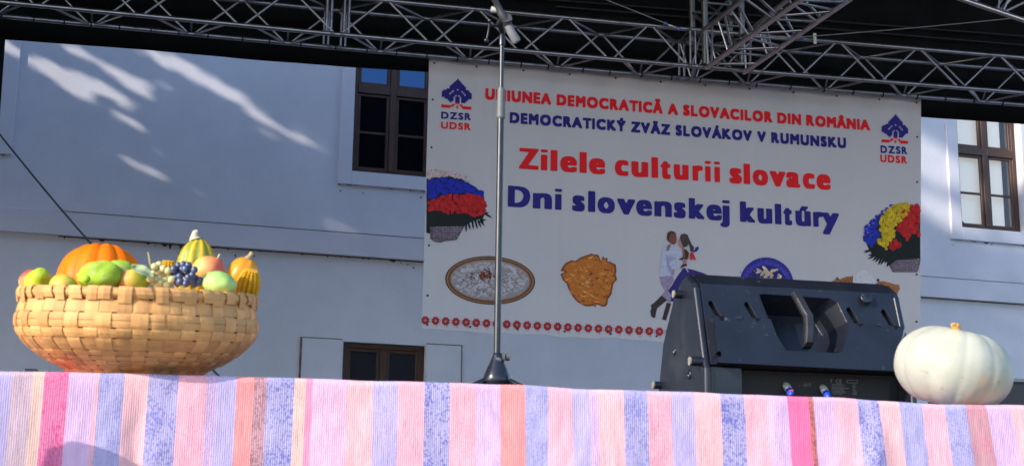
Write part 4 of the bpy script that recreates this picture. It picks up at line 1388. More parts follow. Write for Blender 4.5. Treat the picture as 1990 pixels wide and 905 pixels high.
k.lathe([(p_[0] - .009, p_[1]) for p_ in [prof_at(.06 + .94 * i / 16) for i in range(17)]], (bc.x, bc.y, 0), 60)
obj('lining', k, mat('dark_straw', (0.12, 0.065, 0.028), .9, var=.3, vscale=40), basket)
k = MB()
k.lathe([(0.001, ZS + .012), (prof[-1][0], ZS + .012), (prof[-1][0], ZS + .004), (0.001, ZS + .004)], (bc.x, bc.y, 0), 40)
obj('base', k, SM if False else mat('basket_base', (0.4, .24, .1), .7), basket)

basket.rotation_euler = (R_(8.0), R_(-0.6), 0)
basket.location.z += 0.012
# ------------------------------------------------------------------ fruit in the basket
def rotm(rx, ry, rz): return Matrix.Rotation(R_(rz), 3, 'Z') @ Matrix.Rotation(R_(ry), 3, 'Y') @ Matrix.Rotation(R_(rx), 3, 'X')
def fruit_mat(name, stops, axis='Z', rough=.5, speck=((.22, .15, .05), 30, .66, .45), sc=5.0, mixn=.25, bump=.08, lo=0, hi=1):
    """skin whose colour drifts across the fruit (generated coordinates + noise)"""
    m = bpy.data.materials.new(name)
    m.use_nodes = True
    N, L = m.node_tree.nodes, m.node_tree.links
    b = N['Principled BSDF']
    b.inputs['Roughness'].default_value = rough
    b.inputs['Specular IOR Level'].default_value = .3
    tc = N.new('ShaderNodeTexCoord')
    sx = N.new('ShaderNodeSeparateXYZ'); L.new(tc.outputs['Generated'], sx.inputs[0])
    n = N.new('ShaderNodeTexNoise'); n.inputs['Scale'].default_value = sc; n.inputs['Detail'].default_value = 6
    L.new(tc.outputs['Generated'], n.inputs[0])
    ad = N.new('ShaderNodeMath'); ad.operation = 'MULTIPLY_ADD'
    L.new(n.outputs[0], ad.inputs[0]); ad.inputs[1].default_value = mixn * 2; L.new(sx.outputs[axis], ad.inputs[2])
    sb = N.new('ShaderNodeMath'); sb.operation = 'SUBTRACT'; L.new(ad.outputs[0], sb.inputs[0]); sb.inputs[1].default_value = mixn
    cr = N.new('ShaderNodeValToRGB')
    els = cr.color_ramp.elements
    for i, (p_, c) in enumerate(stops):
        e = els[i] if i < 2 else els.new(p_)
        e.position = p_; e.color = (*c, 1)
    L.new(sb.outputs[0], cr.inputs[0])
    cur = cr.outputs[0]
    if speck:
        n2 = N.new('ShaderNodeTexNoise'); n2.inputs['Scale'].default_value = speck[1]; n2.inputs['Detail'].default_value = 3
        L.new(tc.outputs['Generated'], n2.inputs[0])
        r = N.new('ShaderNodeMapRange'); r.inputs[1].default_value, r.inputs[2].default_value = speck[2], speck[2] + .06
        r.inputs[4].default_value = speck[3]
        L.new(n2.outputs[0], r.inputs[0])
        mx = N.new('ShaderNodeMix'); mx.data_type = 'RGBA'
        L.new(r.outputs[0], mx.inputs[0]); L.new(cur, mx.inputs[6]); mx.inputs[7].default_value = (*speck[0], 1)
        cur = mx.outputs[2]
    L.new(cur, b.inputs['Base Color'])
    n3 = N.new('ShaderNodeTexNoise'); n3.inputs['Scale'].default_value = 14; n3.inputs['Detail'].default_value = 6
    L.new(tc.outputs['Generated'], n3.inputs[0])
    bp_ = N.new('ShaderNodeBump'); bp_.inputs['Strength'].default_value = bump; bp_.inputs['Distance'].default_value = .004
    L.new(n3.outputs[0], bp_.inputs['Height']); L.new(bp_.outputs[0], b.inputs['Normal'])
    return m
def lumpy(amp, fq, seed):
    return lambda d, th, ph: 1 + amp * noise.noise(Vector((d.x * fq + seed, d.y * fq, d.z * fq)))
def pos(px, py, Y): return P(px, py, Y), scale_at(px, py, Y)
STEMM = mat('dry_stem', (0.33, 0.24, 0.12), .8, var=.3, vscale=60, bump=.5, bscale=120)
def pumpkin(name, c, R, H, ribs, depth, m, label, rot, stem=True, seedv=0, dip=.25, cat='pumpkin', stem_m=None, stem_h=.3, rib_pow=.55, n=120):
    t = thing(name, c - Vector((0, 0, H)), label, cat)
    k = MB()
    ofs = [random.uniform(-.25, .25) for _ in range(ribs)]
    amp = [random.uniform(.5, 1.25) for _ in range(ribs)]
    def fn(d, th, ph):
        u_ = (th / (2 * pi) * ribs + .18 * noise.noise(Vector((th * 1.3 + seedv, 0, 0)))) % ribs
        i_ = int(u_) % ribs
        fr = u_ - int(u_)
        edge = min(fr, 1 - fr) * 2                            # 0 at the groove
        ii = i_ if fr < .5 else (i_ + 1) % ribs
        gro = (1 - min(1, edge) ** rib_pow) * depth * amp[ii]
        g_ = 1 - gro * (cos(ph) ** .35 if cos(ph) > 0 else 0)
        g_ *= 1 + .018 * noise.noise(Vector((d.x * 2 + seedv, d.y * 2, d.z * 2)))
        return g_ * (1 - dip * math.exp(-(((pi / 2 - abs(ph)) / .42) ** 2)))
    k.ball(c, (R, R, H), n, 44, rot, None, fn)
    obj('skin', k, m, t)
    if stem:
        k = MB()
        b0 = c + rot @ Vector((0, 0, H * (1 - dip) * .96))
        dr = rot @ Vector((0.12, 0, 1))
        sh_ = R * stem_h
        pts = [b0 - dr * .004, b0 + dr * sh_ * .3, b0 + dr * sh_ * .7 + Vector((.003, 0, 0)), b0 + dr * sh_ + Vector((.006, 0, 0))]
        k.tube(pts, [R * .15, R * .085, R * .075, R * .10], 10)
        obj('stem', k, stem_m or STEMM, t)
    return t
# orange pumpkin
c_, s_ = pos(193, 556, 3.22)
pumpkin('orange_pumpkin', c_, 90 * s_, 92 * s_, 13, .065,
        mat('orange_rind', (0.80, 0.15, 0.0), .5, spec=.2, var=.14, vscale=14, bump=.2, bscale=70, bdist=.002, spots=[((0.62, 0.26, 0.04), 16, .60, .72, .3)]),
        'big orange ribbed pumpkin at the back of the fruit basket', rotm(-8, 4, 20), stem=False, seedv=3, dip=.1, n=156)
def simple(name, px, py, Y, rx, ry, rz, rot, m, label, cat, amp=.04, fq=1.6, seed=0, stem=None, extra=None):
    c_, s_ = pos(px, py, Y)
    t = thing(name, c_ - Vector((0, 0, rz * s_)), label, cat)
    k = MB()
    def fn(d, th, ph):
        g_ = lumpy(amp, fq, seed)(d, th, ph)
        g_ *= 1 - .16 * math.exp(-(((pi / 2 - ph) / .3) ** 2)) - .10 * math.exp(-(((pi / 2 + ph) / .25) ** 2))
        return g_ * (extra(d, th, ph) if extra else 1)
    k.ball(c_, (rx * s_, ry * s_, rz * s_), 40, 26, rot, None, fn)
    obj('flesh', k, m, t)
    if stem:
        k = MB()
        a, b = P(*stem[0], Y), P(*stem[1], Y)
        k.tube([a, (a + b) / 2 + Vector((.001, 0, .001)), b], [.0016 * stem[2], .0014 * stem[2], .0019 * stem[2]], 8)
        obj('stalk', k, mat('pale_stalk', (0.42, 0.34, 0.16), .7, var=.3, vscale=90), t)
    return t
AP_G, AP_Y, AP_R = (0.30, 0.46, 0.055), (0.60, 0.46, 0.08), (0.58, 0.075, 0.05)
simple('apple', 63, 548, 3.10, 27, 27, 26, rotm(10, 20, 0), fruit_mat('blush_apple', [(0.2, AP_Y), (.8, AP_R), (.5, (0.62, 0.22, 0.09))], 'Z', mixn=.1), 'small red apple half hidden behind the green pear at the left', 'apple', seed=2, amp=.07)
# green pear, leaning to the left
def pear(name, px, py, Y, R, Lh, rot, m, label, seed=0, bits=True):
    c_, s_ = pos(px, py, Y)
    t = thing(name, c_ - Vector((0, 0, R * s_)), label, 'pear')
    k = MB()
    pr = [(0.02, -1.0), (.35, -.98), (.72, -.82), (.95, -.5), (1.0, -.2), (.95, .12), (.80, .45), (.64, .75), (.55, 1.0), (.47, 1.22), (.34, 1.38), (.16, 1.46), (.02, 1.46)]
    pr = smooth_prof([(a * R * s_, b * Lh * s_) for a, b in pr], 3)
    k.lathe(pr, c_, 40, rot, fr=lambda th, z: 1 + .05 * noise.noise(Vector((cos(th) * 1.5 + seed, sin(th) * 1.5, z * 14))))
    obj('flesh', k, m, t)
    if bits:
        k = MB()
        e0 = c_ + rot @ Vector((0, 0, -1.0 * Lh * s_))
        k.lathe([(.0045, -.001), (.0048, .0018), (.0024, .0022)], e0, 10, rot @ Matrix.Rotation(pi, 3, 'X'))
        obj('blossom_end', k, mat('blossom_end', (.09, .06, .035), .9), t)
    return t
PEAR_G = fruit_mat('green_pear_skin', [(0.15, (0.50, 0.47, 0.03)), (.9, (0.33, 0.43, 0.02)), (.5, (0.40, 0.48, 0.025))], 'Z', mixn=.2, speck=((.16, .12, .05), 26, .72, .6))
pear('pear', 76, 546, 3.02, 29, 23, rotm(62, 0, 14), PEAR_G, 'leaning bright green pear at the left end of the basket', 1)
QY = fruit_mat('yellow_pear_skin', [(0.2, (0.56, 0.33, 0.04)), (.85, (0.42, 0.42, 0.045)), (.55, (0.58, 0.42, 0.06))], 'X', mixn=.25, speck=((.10, .07, .04), 22, .69, .8))
simple('pear', 124, 556, 2.98, 30, 27, 25, rotm(0, 20, 0), QY, 'small spotted yellow pear in front of the orange pumpkin', 'pear', seed=8, amp=.06)
# lumpy green quince with its neck to the right
QG = fruit_mat('green_quince_skin', [(0.1, (0.30, 0.45, 0.018)), (.9, (0.20, 0.34, 0.02)), (.5, (0.34, 0.48, 0.03))], 'X', rough=.6, mixn=.3, speck=((.36, .38, .20), 7, .56, .55), bump=.3)
c_, s_ = pos(196, 537, 2.97)
t = thing('quince', c_ - Vector((0, 0, 30 * s_)), 'large lumpy green quince lying on the front rim of the basket', 'quince')
k = MB()
def qf(d, th, ph):
    g_ = 1 + .10 * noise.noise(Vector((d.x * 1.8 + 5, d.y * 1.8, d.z * 1.8)))
    g_ *= 1 + .05 * cos(5 * math.atan2(d.z, d.y)) * (1 if d.x < 0 else .3)
    return g_
k.ball(c_, (44 * s_, 34 * s_, 33 * s_), 44, 30, rotm(0, -6, 0), None, qf)
c2_ = P(236, 524, 2.99)
k.ball(c2_, (30 * s_, 22 * s_, 20 * s_), 30, 20, rotm(0, 8, 0), None, lumpy(.12, 2, 9))
k.ball(P(168, 542, 2.90), (8 * s_, 7 * s_, 8 * s_), 16, 12)
quince_flesh = obj('flesh', k, QG, t)
k = MB()
k.tube([P(258, 518, 2.98), P(266, 516, 2.975), P(272, 521, 2.97)], [.006, .004, .005], 8)
obj('stalk', k, mat('green_stalk', (.12, .2, .04), .7), t)
simple('apple', 258, 547, 2.98, 34, 30, 27, rotm(0, -14, 0), fruit_mat('russet_apple', [(0.12, (0.56, 0.16, 0.07)), (.85, (0.30, 0.42, 0.03)), (.45, (0.58, 0.40, 0.06))], 'X', mixn=.14), 'half red half green apple beside the white grapes', 'apple', seed=4, amp=.07)
# grey-green leaf over that apple
k = MB()
lp = [P(252, 518, 2.96), P(275, 518, 2.95), P(300, 521, 2.97), P(288, 534, 2.93), P(296, 549, 2.94), P(272, 536, 2.925)]
def leafp(i, j):
    u_, v_ = i / 12, j / 8 - .5
    a = P(256, 519, 2.955); b = P(300, 540, 2.935)
    wd = sin(pi * min(1, u_ * .92 + .06)) ** .8 * 26 * s_
    q = a + (b - a) * u_
    return q + Vector((0.25, .55, .8)) * wd * v_ + Vector((0, -.006 * abs(v_) * 2 + .003 * sin(u_ * 9), .004 * sin(u_ * pi)))
k.grid(leafp, 12, 8)
tag(obj('leaf', k, mat('grey_green_leaf', (.20, .25, .13), .65, var=.25, vscale=60, bump=.4, bscale=90), loc=P(270, 520, 2.95), solid=.0006), 'grey-green leaf draped over the red and green apple', 'leaf')
# grapes
def grapes(name, pts, Y, r, m, label, rach):
    c0 = P(*pts[0], Y)
    t = thing(name, P(pts[0][0], 556, Y), label, 'grapes')
    proto = None
    for i, (x, y) in enumerate(pts):
        q = P(x, y, Y + random.uniform(-.006, .016))
        s_ = scale_at(x, y, Y)
        if proto is None:
            k = MB(); k.ball(q, (r * s_, r * s_, r * s_ * 1.06), 20, 14)
            proto = obj('berry', k, m, t, loc=q)
        else:
            o = proto.copy(); COL.objects.link(o); o.parent = t
            o.location = q - t.location
            o.scale = [random.uniform(.88, 1.12)] * 3
    k = MB()
    for (a, b) in zip(rach[:-1], rach[1:]): k.tube([P(*a, Y), P(*b, Y)], [.0018, .0016], 7)
    obj('stalk', k, mat('grape_stalk', (.36, .30, .10), .7), t)
DKG = mat('dark_grape', (.028, .036, .085), .33, var=.35, vscale=60, spots=[((.20, .23, .36), 70, .40, .62, .75)])
WHG = mat('white_grape', (.52, .46, .20), .25, var=.25, vscale=50, spots=[((.6, .58, .48), 40, .5, .65, .5)])
WHG.node_tree.nodes['Principled BSDF'].inputs['Subsurface Weight'].default_value = .25
WHG.node_tree.nodes['Principled BSDF'].inputs['Subsurface Radius'].default_value = (.01, .008, .003)
grapes('dark_grape_bunch', [(338, 523), (347, 516), (356, 514), (366, 516), (344, 529), (354, 524), (361, 523), (369, 526), (378, 524), (374, 534), (360, 531), (349, 537), (366, 539), (342, 540), (380, 541), (350, 547), (372, 546), (386, 549), (362, 545), (345, 550), (361, 551), (377, 552), (390, 545), (335, 531)], 2.96, 7.6, DKG, 'bunch of dark blue grapes at the front rim of the basket', [(360, 530), (357, 522)])
grapes('white_grape_bunch', [(300, 518), (309, 514), (317, 522), (308, 528), (299, 530), (318, 532), (327, 536), (310, 538), (302, 543), (321, 545), (312, 549), (296, 549), (329, 549), (292, 541), (304, 553), (333, 543), (324, 553), (326, 526)], 2.965, 7.4, WHG, 'bunch of pale white grapes left of the dark grapes', [(288, 490), (290, 500), (292, 514), (302, 520), (312, 516)])
# gourd with green and yellow stripes
def gourd_mat():
    m = bpy.data.materials.new('striped_gourd_skin')
    m.use_nodes = True
    N, L = m.node_tree.nodes, m.node_tree.links
    b = N['Principled BSDF']; b.inputs['Roughness'].default_value = .4
    a = N.new('ShaderNodeAttribute'); a.attribute_name = 'Col'
    L.new(a.outputs['Color'], b.inputs['Base Color'])
    return m
c_, s_ = pos(380, 532, 3.14)
t = thing('striped_gourd', c_ - Vector((0, 0, 40 * s_)), 'yellow and green striped gourd standing at the back of the basket', 'gourd')
k = MB()
gp = smooth_prof([(0.5, -52), (26, -48), (38, -28), (41, -5), (38.5, 20), (33, 42), (24, 59), (14, 69), (8, 73), (0.5, 74)], 5)
n_ = 90
vs, fs, cc = [], [], []
rg = rotm(-4, 2, 0)
for (r_, z_) in gp:
    for q in range(n_):
        th = 2 * pi * q / n_
        rr_ = r_ * s_ * (1 + .045 * cos(10 * th) + .02 * noise.noise(Vector((cos(th) * 2, sin(th) * 2, z_ * .05))))
        vs.append(c_ + rg @ Vector((rr_ * cos(th), rr_ * sin(th), z_ * s_)))
for i in range(len(gp) - 1):
    for q in range(n_):
        th = 2 * pi * (q + .5) / n_
        z_ = gp[i][1]
        v_ = cos(10 * th + .5 * noise.noise(Vector((q * .15, z_ * .08, 3)))) + .9 * noise.noise(Vector((cos(th) * 6, sin(th) * 6, z_ * .12)))
        left = cos(th - pi * 1.05)
        yel = Vector((.62, .38, .015)); grn = Vector((.22, .24, .018))
        w_ = max(0, min(1, .5 - .8 * v_ + .55 * max(0, left) - .25 * max(0, -left)))
        k.add([vs[i * n_ + q], vs[i * n_ + (q + 1) % n_], vs[(i + 1) * n_ + (q + 1) % n_], vs[(i + 1) * n_ + q]], [(0, 1, 2, 3)], tuple(yel.lerp(grn, w_)), True)
obj('skin', k, gourd_mat(), t, weld=True)
k = MB()
k.tube([P(380, 466, 3.14), P(378, 459, 3.14), P(380, 452, 3.14), P(384, 450, 3.14)], [14 * s_, 8 * s_, 6.5 * s_, 5 * s_], 10)
obj('stem', k, mat('grey_stem', (.42, .37, .26), .8, var=.25, vscale=60, bump=.4, bscale=100), t)
simple('apple', 405, 528, 3.03, 34, 33, 32, rotm(-12, 10, 30), fruit_mat('peach_red_apple', [(0.15, (0.66, 0.40, 0.10)), (.85, (0.66, 0.10, 0.05)), (.5, (0.66, 0.28, 0.10))], 'X', mixn=.16), 'large red and yellow apple in front of the striped gourd', 'apple', seed=6, amp=.08, stem=((420, 506), (427, 494), 1.3))
simple('apple', 425, 552, 2.98, 34, 31, 27, rotm(0, 8, 0), fruit_mat('pale_green_apple', [(0.2, (0.40, 0.56, 0.17)), (.8, (0.30, 0.50, 0.13)), (.5, (0.42, 0.58, 0.16))], 'Z', mixn=.2), 'pale green apple on the rim right of the dark grapes', 'apple', seed=10, amp=.09)
# orange squash
c_, s_ = pos(470, 536, 3.16)
sq = pumpkin('orange_squash', c_, 32 * s_, 40 * s_, 8, .06, mat('orange_squash_skin', (.72, .27, .008), .38, var=.12, vscale=20, bump=.15), 'small orange-yellow squash at the right end of the basket', rotm(0, 18, 0), stem=False, seedv=9, dip=.05, cat='squash', n=64)
k = MB()
k.tube([P(481, 505, 3.15), P(486, 498, 3.15), P(490, 491, 3.15)], [9 * s_, 5.5 * s_, 5 * s_], 9)
obj('stem', k, STEMM, sq)
# corn cobs
def corn(name, a, b, Ya, Yb, R, label):
    A, B = P(*a, Ya), P(*b, Yb)
    s_ = scale_at(*a, Ya)
    ax = (B - A); Ln = ax.length; ax.normalize()
    e1 = ax.orthogonal().normalized(); e2 = ax.cross(e1)
    t = thing(name, A, label, 'corn cob')
    core = MB()
    rad = lambda u_: R * s_ * (1 - .45 * max(0, (u_ - .55) / .45) ** 2) * (1 - .3 * max(0, (.12 - u_) / .12))
    core.tube([A + ax * Ln * i / 10 for i in range(11)], [rad(i / 10) * .86 for i in range(11)], 16)
    obj('cob', core, mat('cob_core', (.62, .30, .01), .7), t)
    k = MB()
    nr, nk_ = 14, max(8, int(Ln / (3.6 * s_)))
    for r_ in range(nr):
        a_ = 2 * pi * r_ / nr
        for q in range(nk_):
            u_ = (q + .5) / nk_
            o_ = e1 * cos(a_) + e2 * sin(a_)
            rr_ = rad(u_)
            c_ = A + ax * Ln * u_ + o_ * rr_ * .9
            tn = ax.cross(o_)
            m3 = Matrix((tn, ax, o_)).transposed()
            k.ball(c_, (pi * rr_ / nr * .98, Ln / nk_ * .50, rr_ * .30), 8, 6, m3, jit((.68, .36, .006), .10))
    obj('kernels', k, mat('corn_kernel', (.68, .36, .006), .32, attr='Col'), t)
corn('corn_cob', (474, 590), (489, 524), 3.10, 3.07, 21, 'yellow corn cob leaning at the right end of the basket in front of the squash')
corn('corn_cob', (324, 552), (327, 506), 3.02, 3.01, 17, 'yellow corn cob standing between the white and dark grapes')

# ------------------------------------------------------------------ white pumpkin
PYY = 3.055
c_, s_ = pos(1852, 712, PYY)
wp_m = mat('white_rind', (0.37, 0.37, 0.31), .55, spec=.3, var=.12, vscale=13, bump=.4, bscale=40, bdist=.002,
           spots=[((.56, .46, .26), 8, .50, .66, .7), ((.40, .42, .36), 5, .48, .62, .6), ((.26, .24, .15), 42, .64, .72, .55), ((.58, .33, .17), 6, .62, .72, .7)])
Hw = (c_.z - ZS - .006)
wpk = pumpkin('white_pumpkin', Vector((c_.x, c_.y, ZS + .004 + 80 * s_)), 107 * s_, 82 * s_, 11, .05, wp_m, 'white ribbed pumpkin on the striped cloth at the right', rotm(15, 4, 25), stem=False, seedv=21, dip=.2, n=144, rib_pow=.5)
k = MB()
k.tube([P(1862, 656, 3.0), P(1861, 645, 2.995), P(1859, 640, 2.99), P(1856, 635, 2.99)], [15 * s_, 10 * s_, 8 * s_, 9 * s_], 12)
for (dx, dy) in ((-7, -2), (-2, -3.5), (4, -2.5), (8, 0)):
    k.tube([P(1856 + dx * .5, 634, 2.99), P(1857 + dx, 631 + dy, 2.985)], [4 * s_, 2.2 * s_], 7)
obj('stem', k, mat('golden_stem', (.52, .30, .08), .75, var=.3, vscale=70, bump=.6, bscale=120), wpk)

# ------------------------------------------------------------------ microphone stand
MY = 3.95
CHROME = mat('worn_chrome', (.06, .06, .062), .36, metal=.95, var=.12, vscale=40)
BLK = mat('black_paint', (.016, .017, .02), .38, var=.2, vscale=20, bump=.05)
GRP = mat('grey_plastic', (.10, .10, .10), .55, var=.1, vscale=30)
ms = scale_at(967, 500, MY)
mb_ = P(965, 740, MY)
stand = thing('microphone_stand', (mb_.x, MY, ZS), 'chrome microphone stand with a boom on the stage in front of the banner', 'microphone stand')
X0 = mb_.x
def mz(py): return P(967, py, MY).z
k = MB(); k.tube([(X0, MY, mz(700)), (X0, MY, mz(224))], 6.6 * ms, 16); obj('lower_tube', k, CHROME, stand)
k = MB(); k.tube([(X0, MY, mz(232)), (X0, MY, mz(78))], 4.5 * ms, 16); obj('upper_tube', k, CHROME, stand)
k = MB(); k.tube([(X0, MY, mz(231)), (X0, MY, mz(229)), (X0, MY, mz(226)), (X0, MY, mz(180)), (X0, MY, mz(172))], [7 * ms, 9 * ms, 8.6 * ms, 8.0 * ms, 7.2 * ms], 18); obj('clutch', k, GRP, stand)
k = MB(); k.tube([(X0, MY, mz(88)), (X0, MY, mz(70)), (X0, MY, mz(66)), (X0, MY, mz(55))], [6.4 * ms, 6.2 * ms, 4 * ms, 3.4 * ms], 14); obj('collar', k, CHROME, stand)
k = MB(); k.lathe([(r_ * ms, mz(y)) for r_, y in ((7.5, 686), (8.5, 691), (14, 705), (20, 718), (25, 730), (26.5, 738), (25.5, 746), (17, 752), (14, 764))], (X0, MY, 0), 36)
base_ = obj('base_hub', k, mat('black_hub', (.014, .016, .024), .22, var=.15, vscale=25, spots=[((.25, .25, .26), 30, .64, .7, .5)]), stand)
k = MB(); k.tube([(X0 + 8 * ms, MY, mz(692)), (X0 + 17 * ms, MY, mz(692))], 2.5 * ms, 8); k.tube([(X0 + 17 * ms, MY, mz(692)), (X0 + 24 * ms, MY, mz(692))], 7.5 * ms, 14)
k.tube([(X0 + 9 * ms, MY, mz(694)), (X0 + 14 * ms, MY, mz(694))], 9 * ms, 12)
obj('knob', k, GRP, stand)
for a in (200, -18, 92):
    k = MB()
    d = Vector((cos(R_(a)), sin(R_(a)), 0))
    st = Vector((X0, MY, mz(735)))
    k.tube([st + d * 15 * ms, Vector((X0, MY, ZS + .012)) + d * .33], 5.0 * ms, 12)
    lg = obj('leg', k, CHROME, stand)
    k = MB(); e_ = Vector((X0, MY, ZS + .012)) + d * .33
    k.tube([e_ - d * .02, e_ + d * .02], .011, 10)
    obj('rubber_foot', k, BLK, lg)
k = MB(); q_ = P(946, 738, MY - .085); k.tube([q_ + Vector((0, .004, 0)), q_ + Vector((0, -.003, 0))], 2.2 * ms, 10); obj('screw', k, BLK, stand)
k = MB()
k.tube([P(940, -40, MY - .12), P(964, 5, MY - .09), P(972, 22, MY - .08), P(974, 26, MY - .08), P(986, 45, MY - .075), P(989, 50, MY - .07)], [5.2 * ms, 6.0 * ms, 7.0 * ms, 8.4 * ms, 7.2 * ms, 8.0 * ms], 14)
obj('boom_arm', k, mat('boom_black', (.03, .03, .033), .5), stand)
k = MB()
k.tube([P(988, 50, MY - .07), P(993, 62, MY - .068), P(1003, 79, MY - .066), P(1005, 82, MY - .066)], [8 * ms, 8.6 * ms, 9.4 * ms, 8 * ms], 16)
obj('counterweight', k, mat('grey_rubber', (.16, .16, .17), .5), stand)
k = MB(); k.tube([P(985, 35, MY - .085), P(986, 38, MY - .078)], 10 * ms, 14); k.tube([(X0, MY, mz(62)), P(972, 44, MY - .04), P(976, 38, MY - .07)], [6 * ms, 7.5 * ms, 6 * ms], 10); obj('clamp', k, BLK, stand)
k = MB(); k.tube([P(955, 19, MY - .07), P(966, 21, MY - .075)], [7 * ms, 5 * ms], 12); obj('wing_nut', k, mat('pale_knob', (.45, .44, .42), .5), stand)
k = MB(); k.tube([P(968, 52, MY - .05), P(952, 48, MY - .06), P(950, 46, MY - .06)], [3 * ms, 2.4 * ms, 2.4 * ms], 8); k.tube([P(951, 46, MY - .06), P(949, 62, MY - .065), P(946, 76, MY - .065)], 1.7 * ms, 8)
k.ball(P(952, 41, MY - .06), 4.2 * ms, 12, 8); k.ball(P(945, 79, MY - .065), 4.6 * ms, 12, 8)
obj('lever', k, CHROME, stand)

# ------------------------------------------------------------------ stage monitor (rear view)
YR0, YR1 = 3.72, 3.80
pbl, pbr = P(1391, 705, YR0), P(1738, 722, YR0)
ptl, ptr = P(1353, 549, YR1), P(1748, 568.6, YR1)
zr0 = .5 * (pbl.z + pbr.z); zr1 = .5 * (ptl.z + ptr.z)
RN = Vector((0, -(zr1 - zr0), (YR1 - YR0))).normalized()   # outward normal of the rear panel
RP0 = Vector((0, YR0, zr0))
def rp(px, py, off=0.0): return PP(px, py, RP0 + RN * off, RN)
xLo = PX(1353, 560, 1.0).x
xLo = rp(1351, 560).x
xRo = rp(1757, 600).x
crest = P(1534, 543, 3.87); zc = crest.z
BLKP = mat('black_moulded_plastic', (.009, .011, .018), .30, var=.25, vscale=9, bump=.12, bscale=160, bdist=.001, spots=[((.12, .12, .12), 60, .66, .74, .4), ((.06, .06, .06), 6, .60, .72, .25)])
mon = thing('stage_monitor', ((xLo + xRo) / 2, 3.95, ZS), 'black moulded wedge stage monitor turned with its back to the audience', 'loudspeaker')
CH = .020
k = MB()
prof_b = [(YR0 + .012, zr0), (YR1 + .012, zr1), (3.865, zc), (3.90, zc - .004), (4.20, ZS + .09), (4.17, ZS + .012), (3.815, ZS + .012), (3.80, zr0 - .002)]
k.prism([(xLo + CH, y, z) for y, z in prof_b], (xRo - xLo - 2 * CH, 0, 0))
body = obj('cabinet', k, BLKP, mon)
# raised lower panel on the rear
k = MB()
low = [(1384, 612), (1502, 619), (1658, 627), (1762, 634), (1742, 722), (1392, 705)]
def slab(k, pts, o0, o1, shrink=0.0):
    a = [rp(x, y, o0) for x, y in pts]; b = [rp(x, y, o1) for x, y in pts]
    c = sum(b, Vector()) / len(b)
    b = [q + (c - q) * shrink for q in b]
    n = len(a)
    k.add(a + b, [list(range(n))[::-1], list(range(n, 2 * n))] + [(i, (i + 1) % n, n + (i + 1) % n, n + i) for i in range(n)])
slab(k, low, -.012, .022, .022)
panel = obj('lower_panel', k, BLKP, mon)
hpoly = [(1477, 567), (1484, 565), (1619, 574), (1634, 582), (1653, 622), (1650, 640), (1637, 683), (1630, 686), (1528, 680), (1510, 652)]
def frustum(pts, o0, o1, shr, shift=(0, 0, 0)):
    k = MB()
    a = [rp(x, y, o0) for x, y in pts]; b = [rp(x, y, 0) for x, y in pts]
    c = sum(b, Vector()) / len(b)
    bot = [q + (c - q) * shr + RN * o1 + Vector(shift) for q in b]
    topv = [q - (c - q) * .05 * 0 for q in a]
    n = len(a)
    k.add(topv + bot, [list(range(n)), list(range(n, 2 * n))[::-1]] + [(i, n + i, n + (i + 1) % n, (i + 1) % n) for i in range(n)])
    return obj('tmpcut', k, BLKP)
def handle_cut():
    k = MB()
    a = [rp(x, y, .06) for x, y in hpoly]
    b = [rp(x, y, 0) for x, y in hpoly]
    c = sum(b, Vector()) / len(b)
    fl = []
    for q, (x, y) in zip(b, hpoly):
        dx = -.048 if x > 1615 else (-.03 if x > 1600 else .010)
        fl.append(Vector((q.x + dx, q.y, c.z + (q.z - c.z) * .74)) - RN * .09)
    n = len(a)
    k.add(a + b + fl, [list(range(n)), list(range(2 * n, 3 * n))[::-1]] + [(i, n + i, n + (i + 1) % n, (i + 1) % n) for i in range(n)] + [(n + i, 2 * n + i, 2 * n + (i + 1) % n, n + (i + 1) % n) for i in range(n)])
    return obj('tmpcut', k, BLKP)
def capsule(cx, cy, dx, dy, r, depth):
    L_ = math.hypot(dx, dy)
    ux, uy = dx / L_, dy / L_
    pts = []
    a0 = math.atan2(uy, ux)
    for i in range(9): a = a0 - pi / 2 + pi * i / 8; pts.append((cx + dx / 2 + r * cos(a), cy + dy / 2 + r * sin(a)))
    for i in range(9): a = a0 + pi / 2 + pi * i / 8; pts.append((cx - dx / 2 + r * cos(a), cy - dy / 2 + r * sin(a)))
    return frustum(pts, .05, -depth, .1)
slots = [(345, 355, 397, 448), (512, 360, 563, 452), (987, 385, 1040, 478), (1148, 395, 1203, 487)]
def slot_px(a): return (1240 + a[0] / 2.381, 430 + a[1] / 2.381, 1240 + a[2] / 2.381, 430 + a[3] / 2.381)
def mk_slots():
    out = []
    for a in slots:
        x0_, y0_, x1_, y1_ = slot_px(a)
        out.append(capsule((x0_ + x1_) / 2, (y0_ + y1_) / 2 - 1, x1_ - x0_, (y1_ - y0_) * .95, 4.8, .03))
    return out
def io_cut():
    k = MB()
    k.box((rp(1452, 750).x, 3.5, ZS + .0), (xRo - .015, 3.86, zr0 - .004))
    return obj('tmpcut', k, BLKP)
cut(body, [handle_cut()] + mk_slots())
cut(panel, [handle_cut()] + mk_slots() + [capsule(1399, 685, .5, 2, 5.5, .02)])
for o in (body, panel):
    md = o.modifiers.new('bevel', 'BEVEL'); md.width = .007; md.segments = 4; md.limit_method = 'ANGLE'; md.angle_limit = R_(22)
    for p_ in o.data.polygons: p_.use_smooth = True
    md = o.modifiers.new('soft', 'WEIGHTED_NORMAL'); md.keep_sharp = True
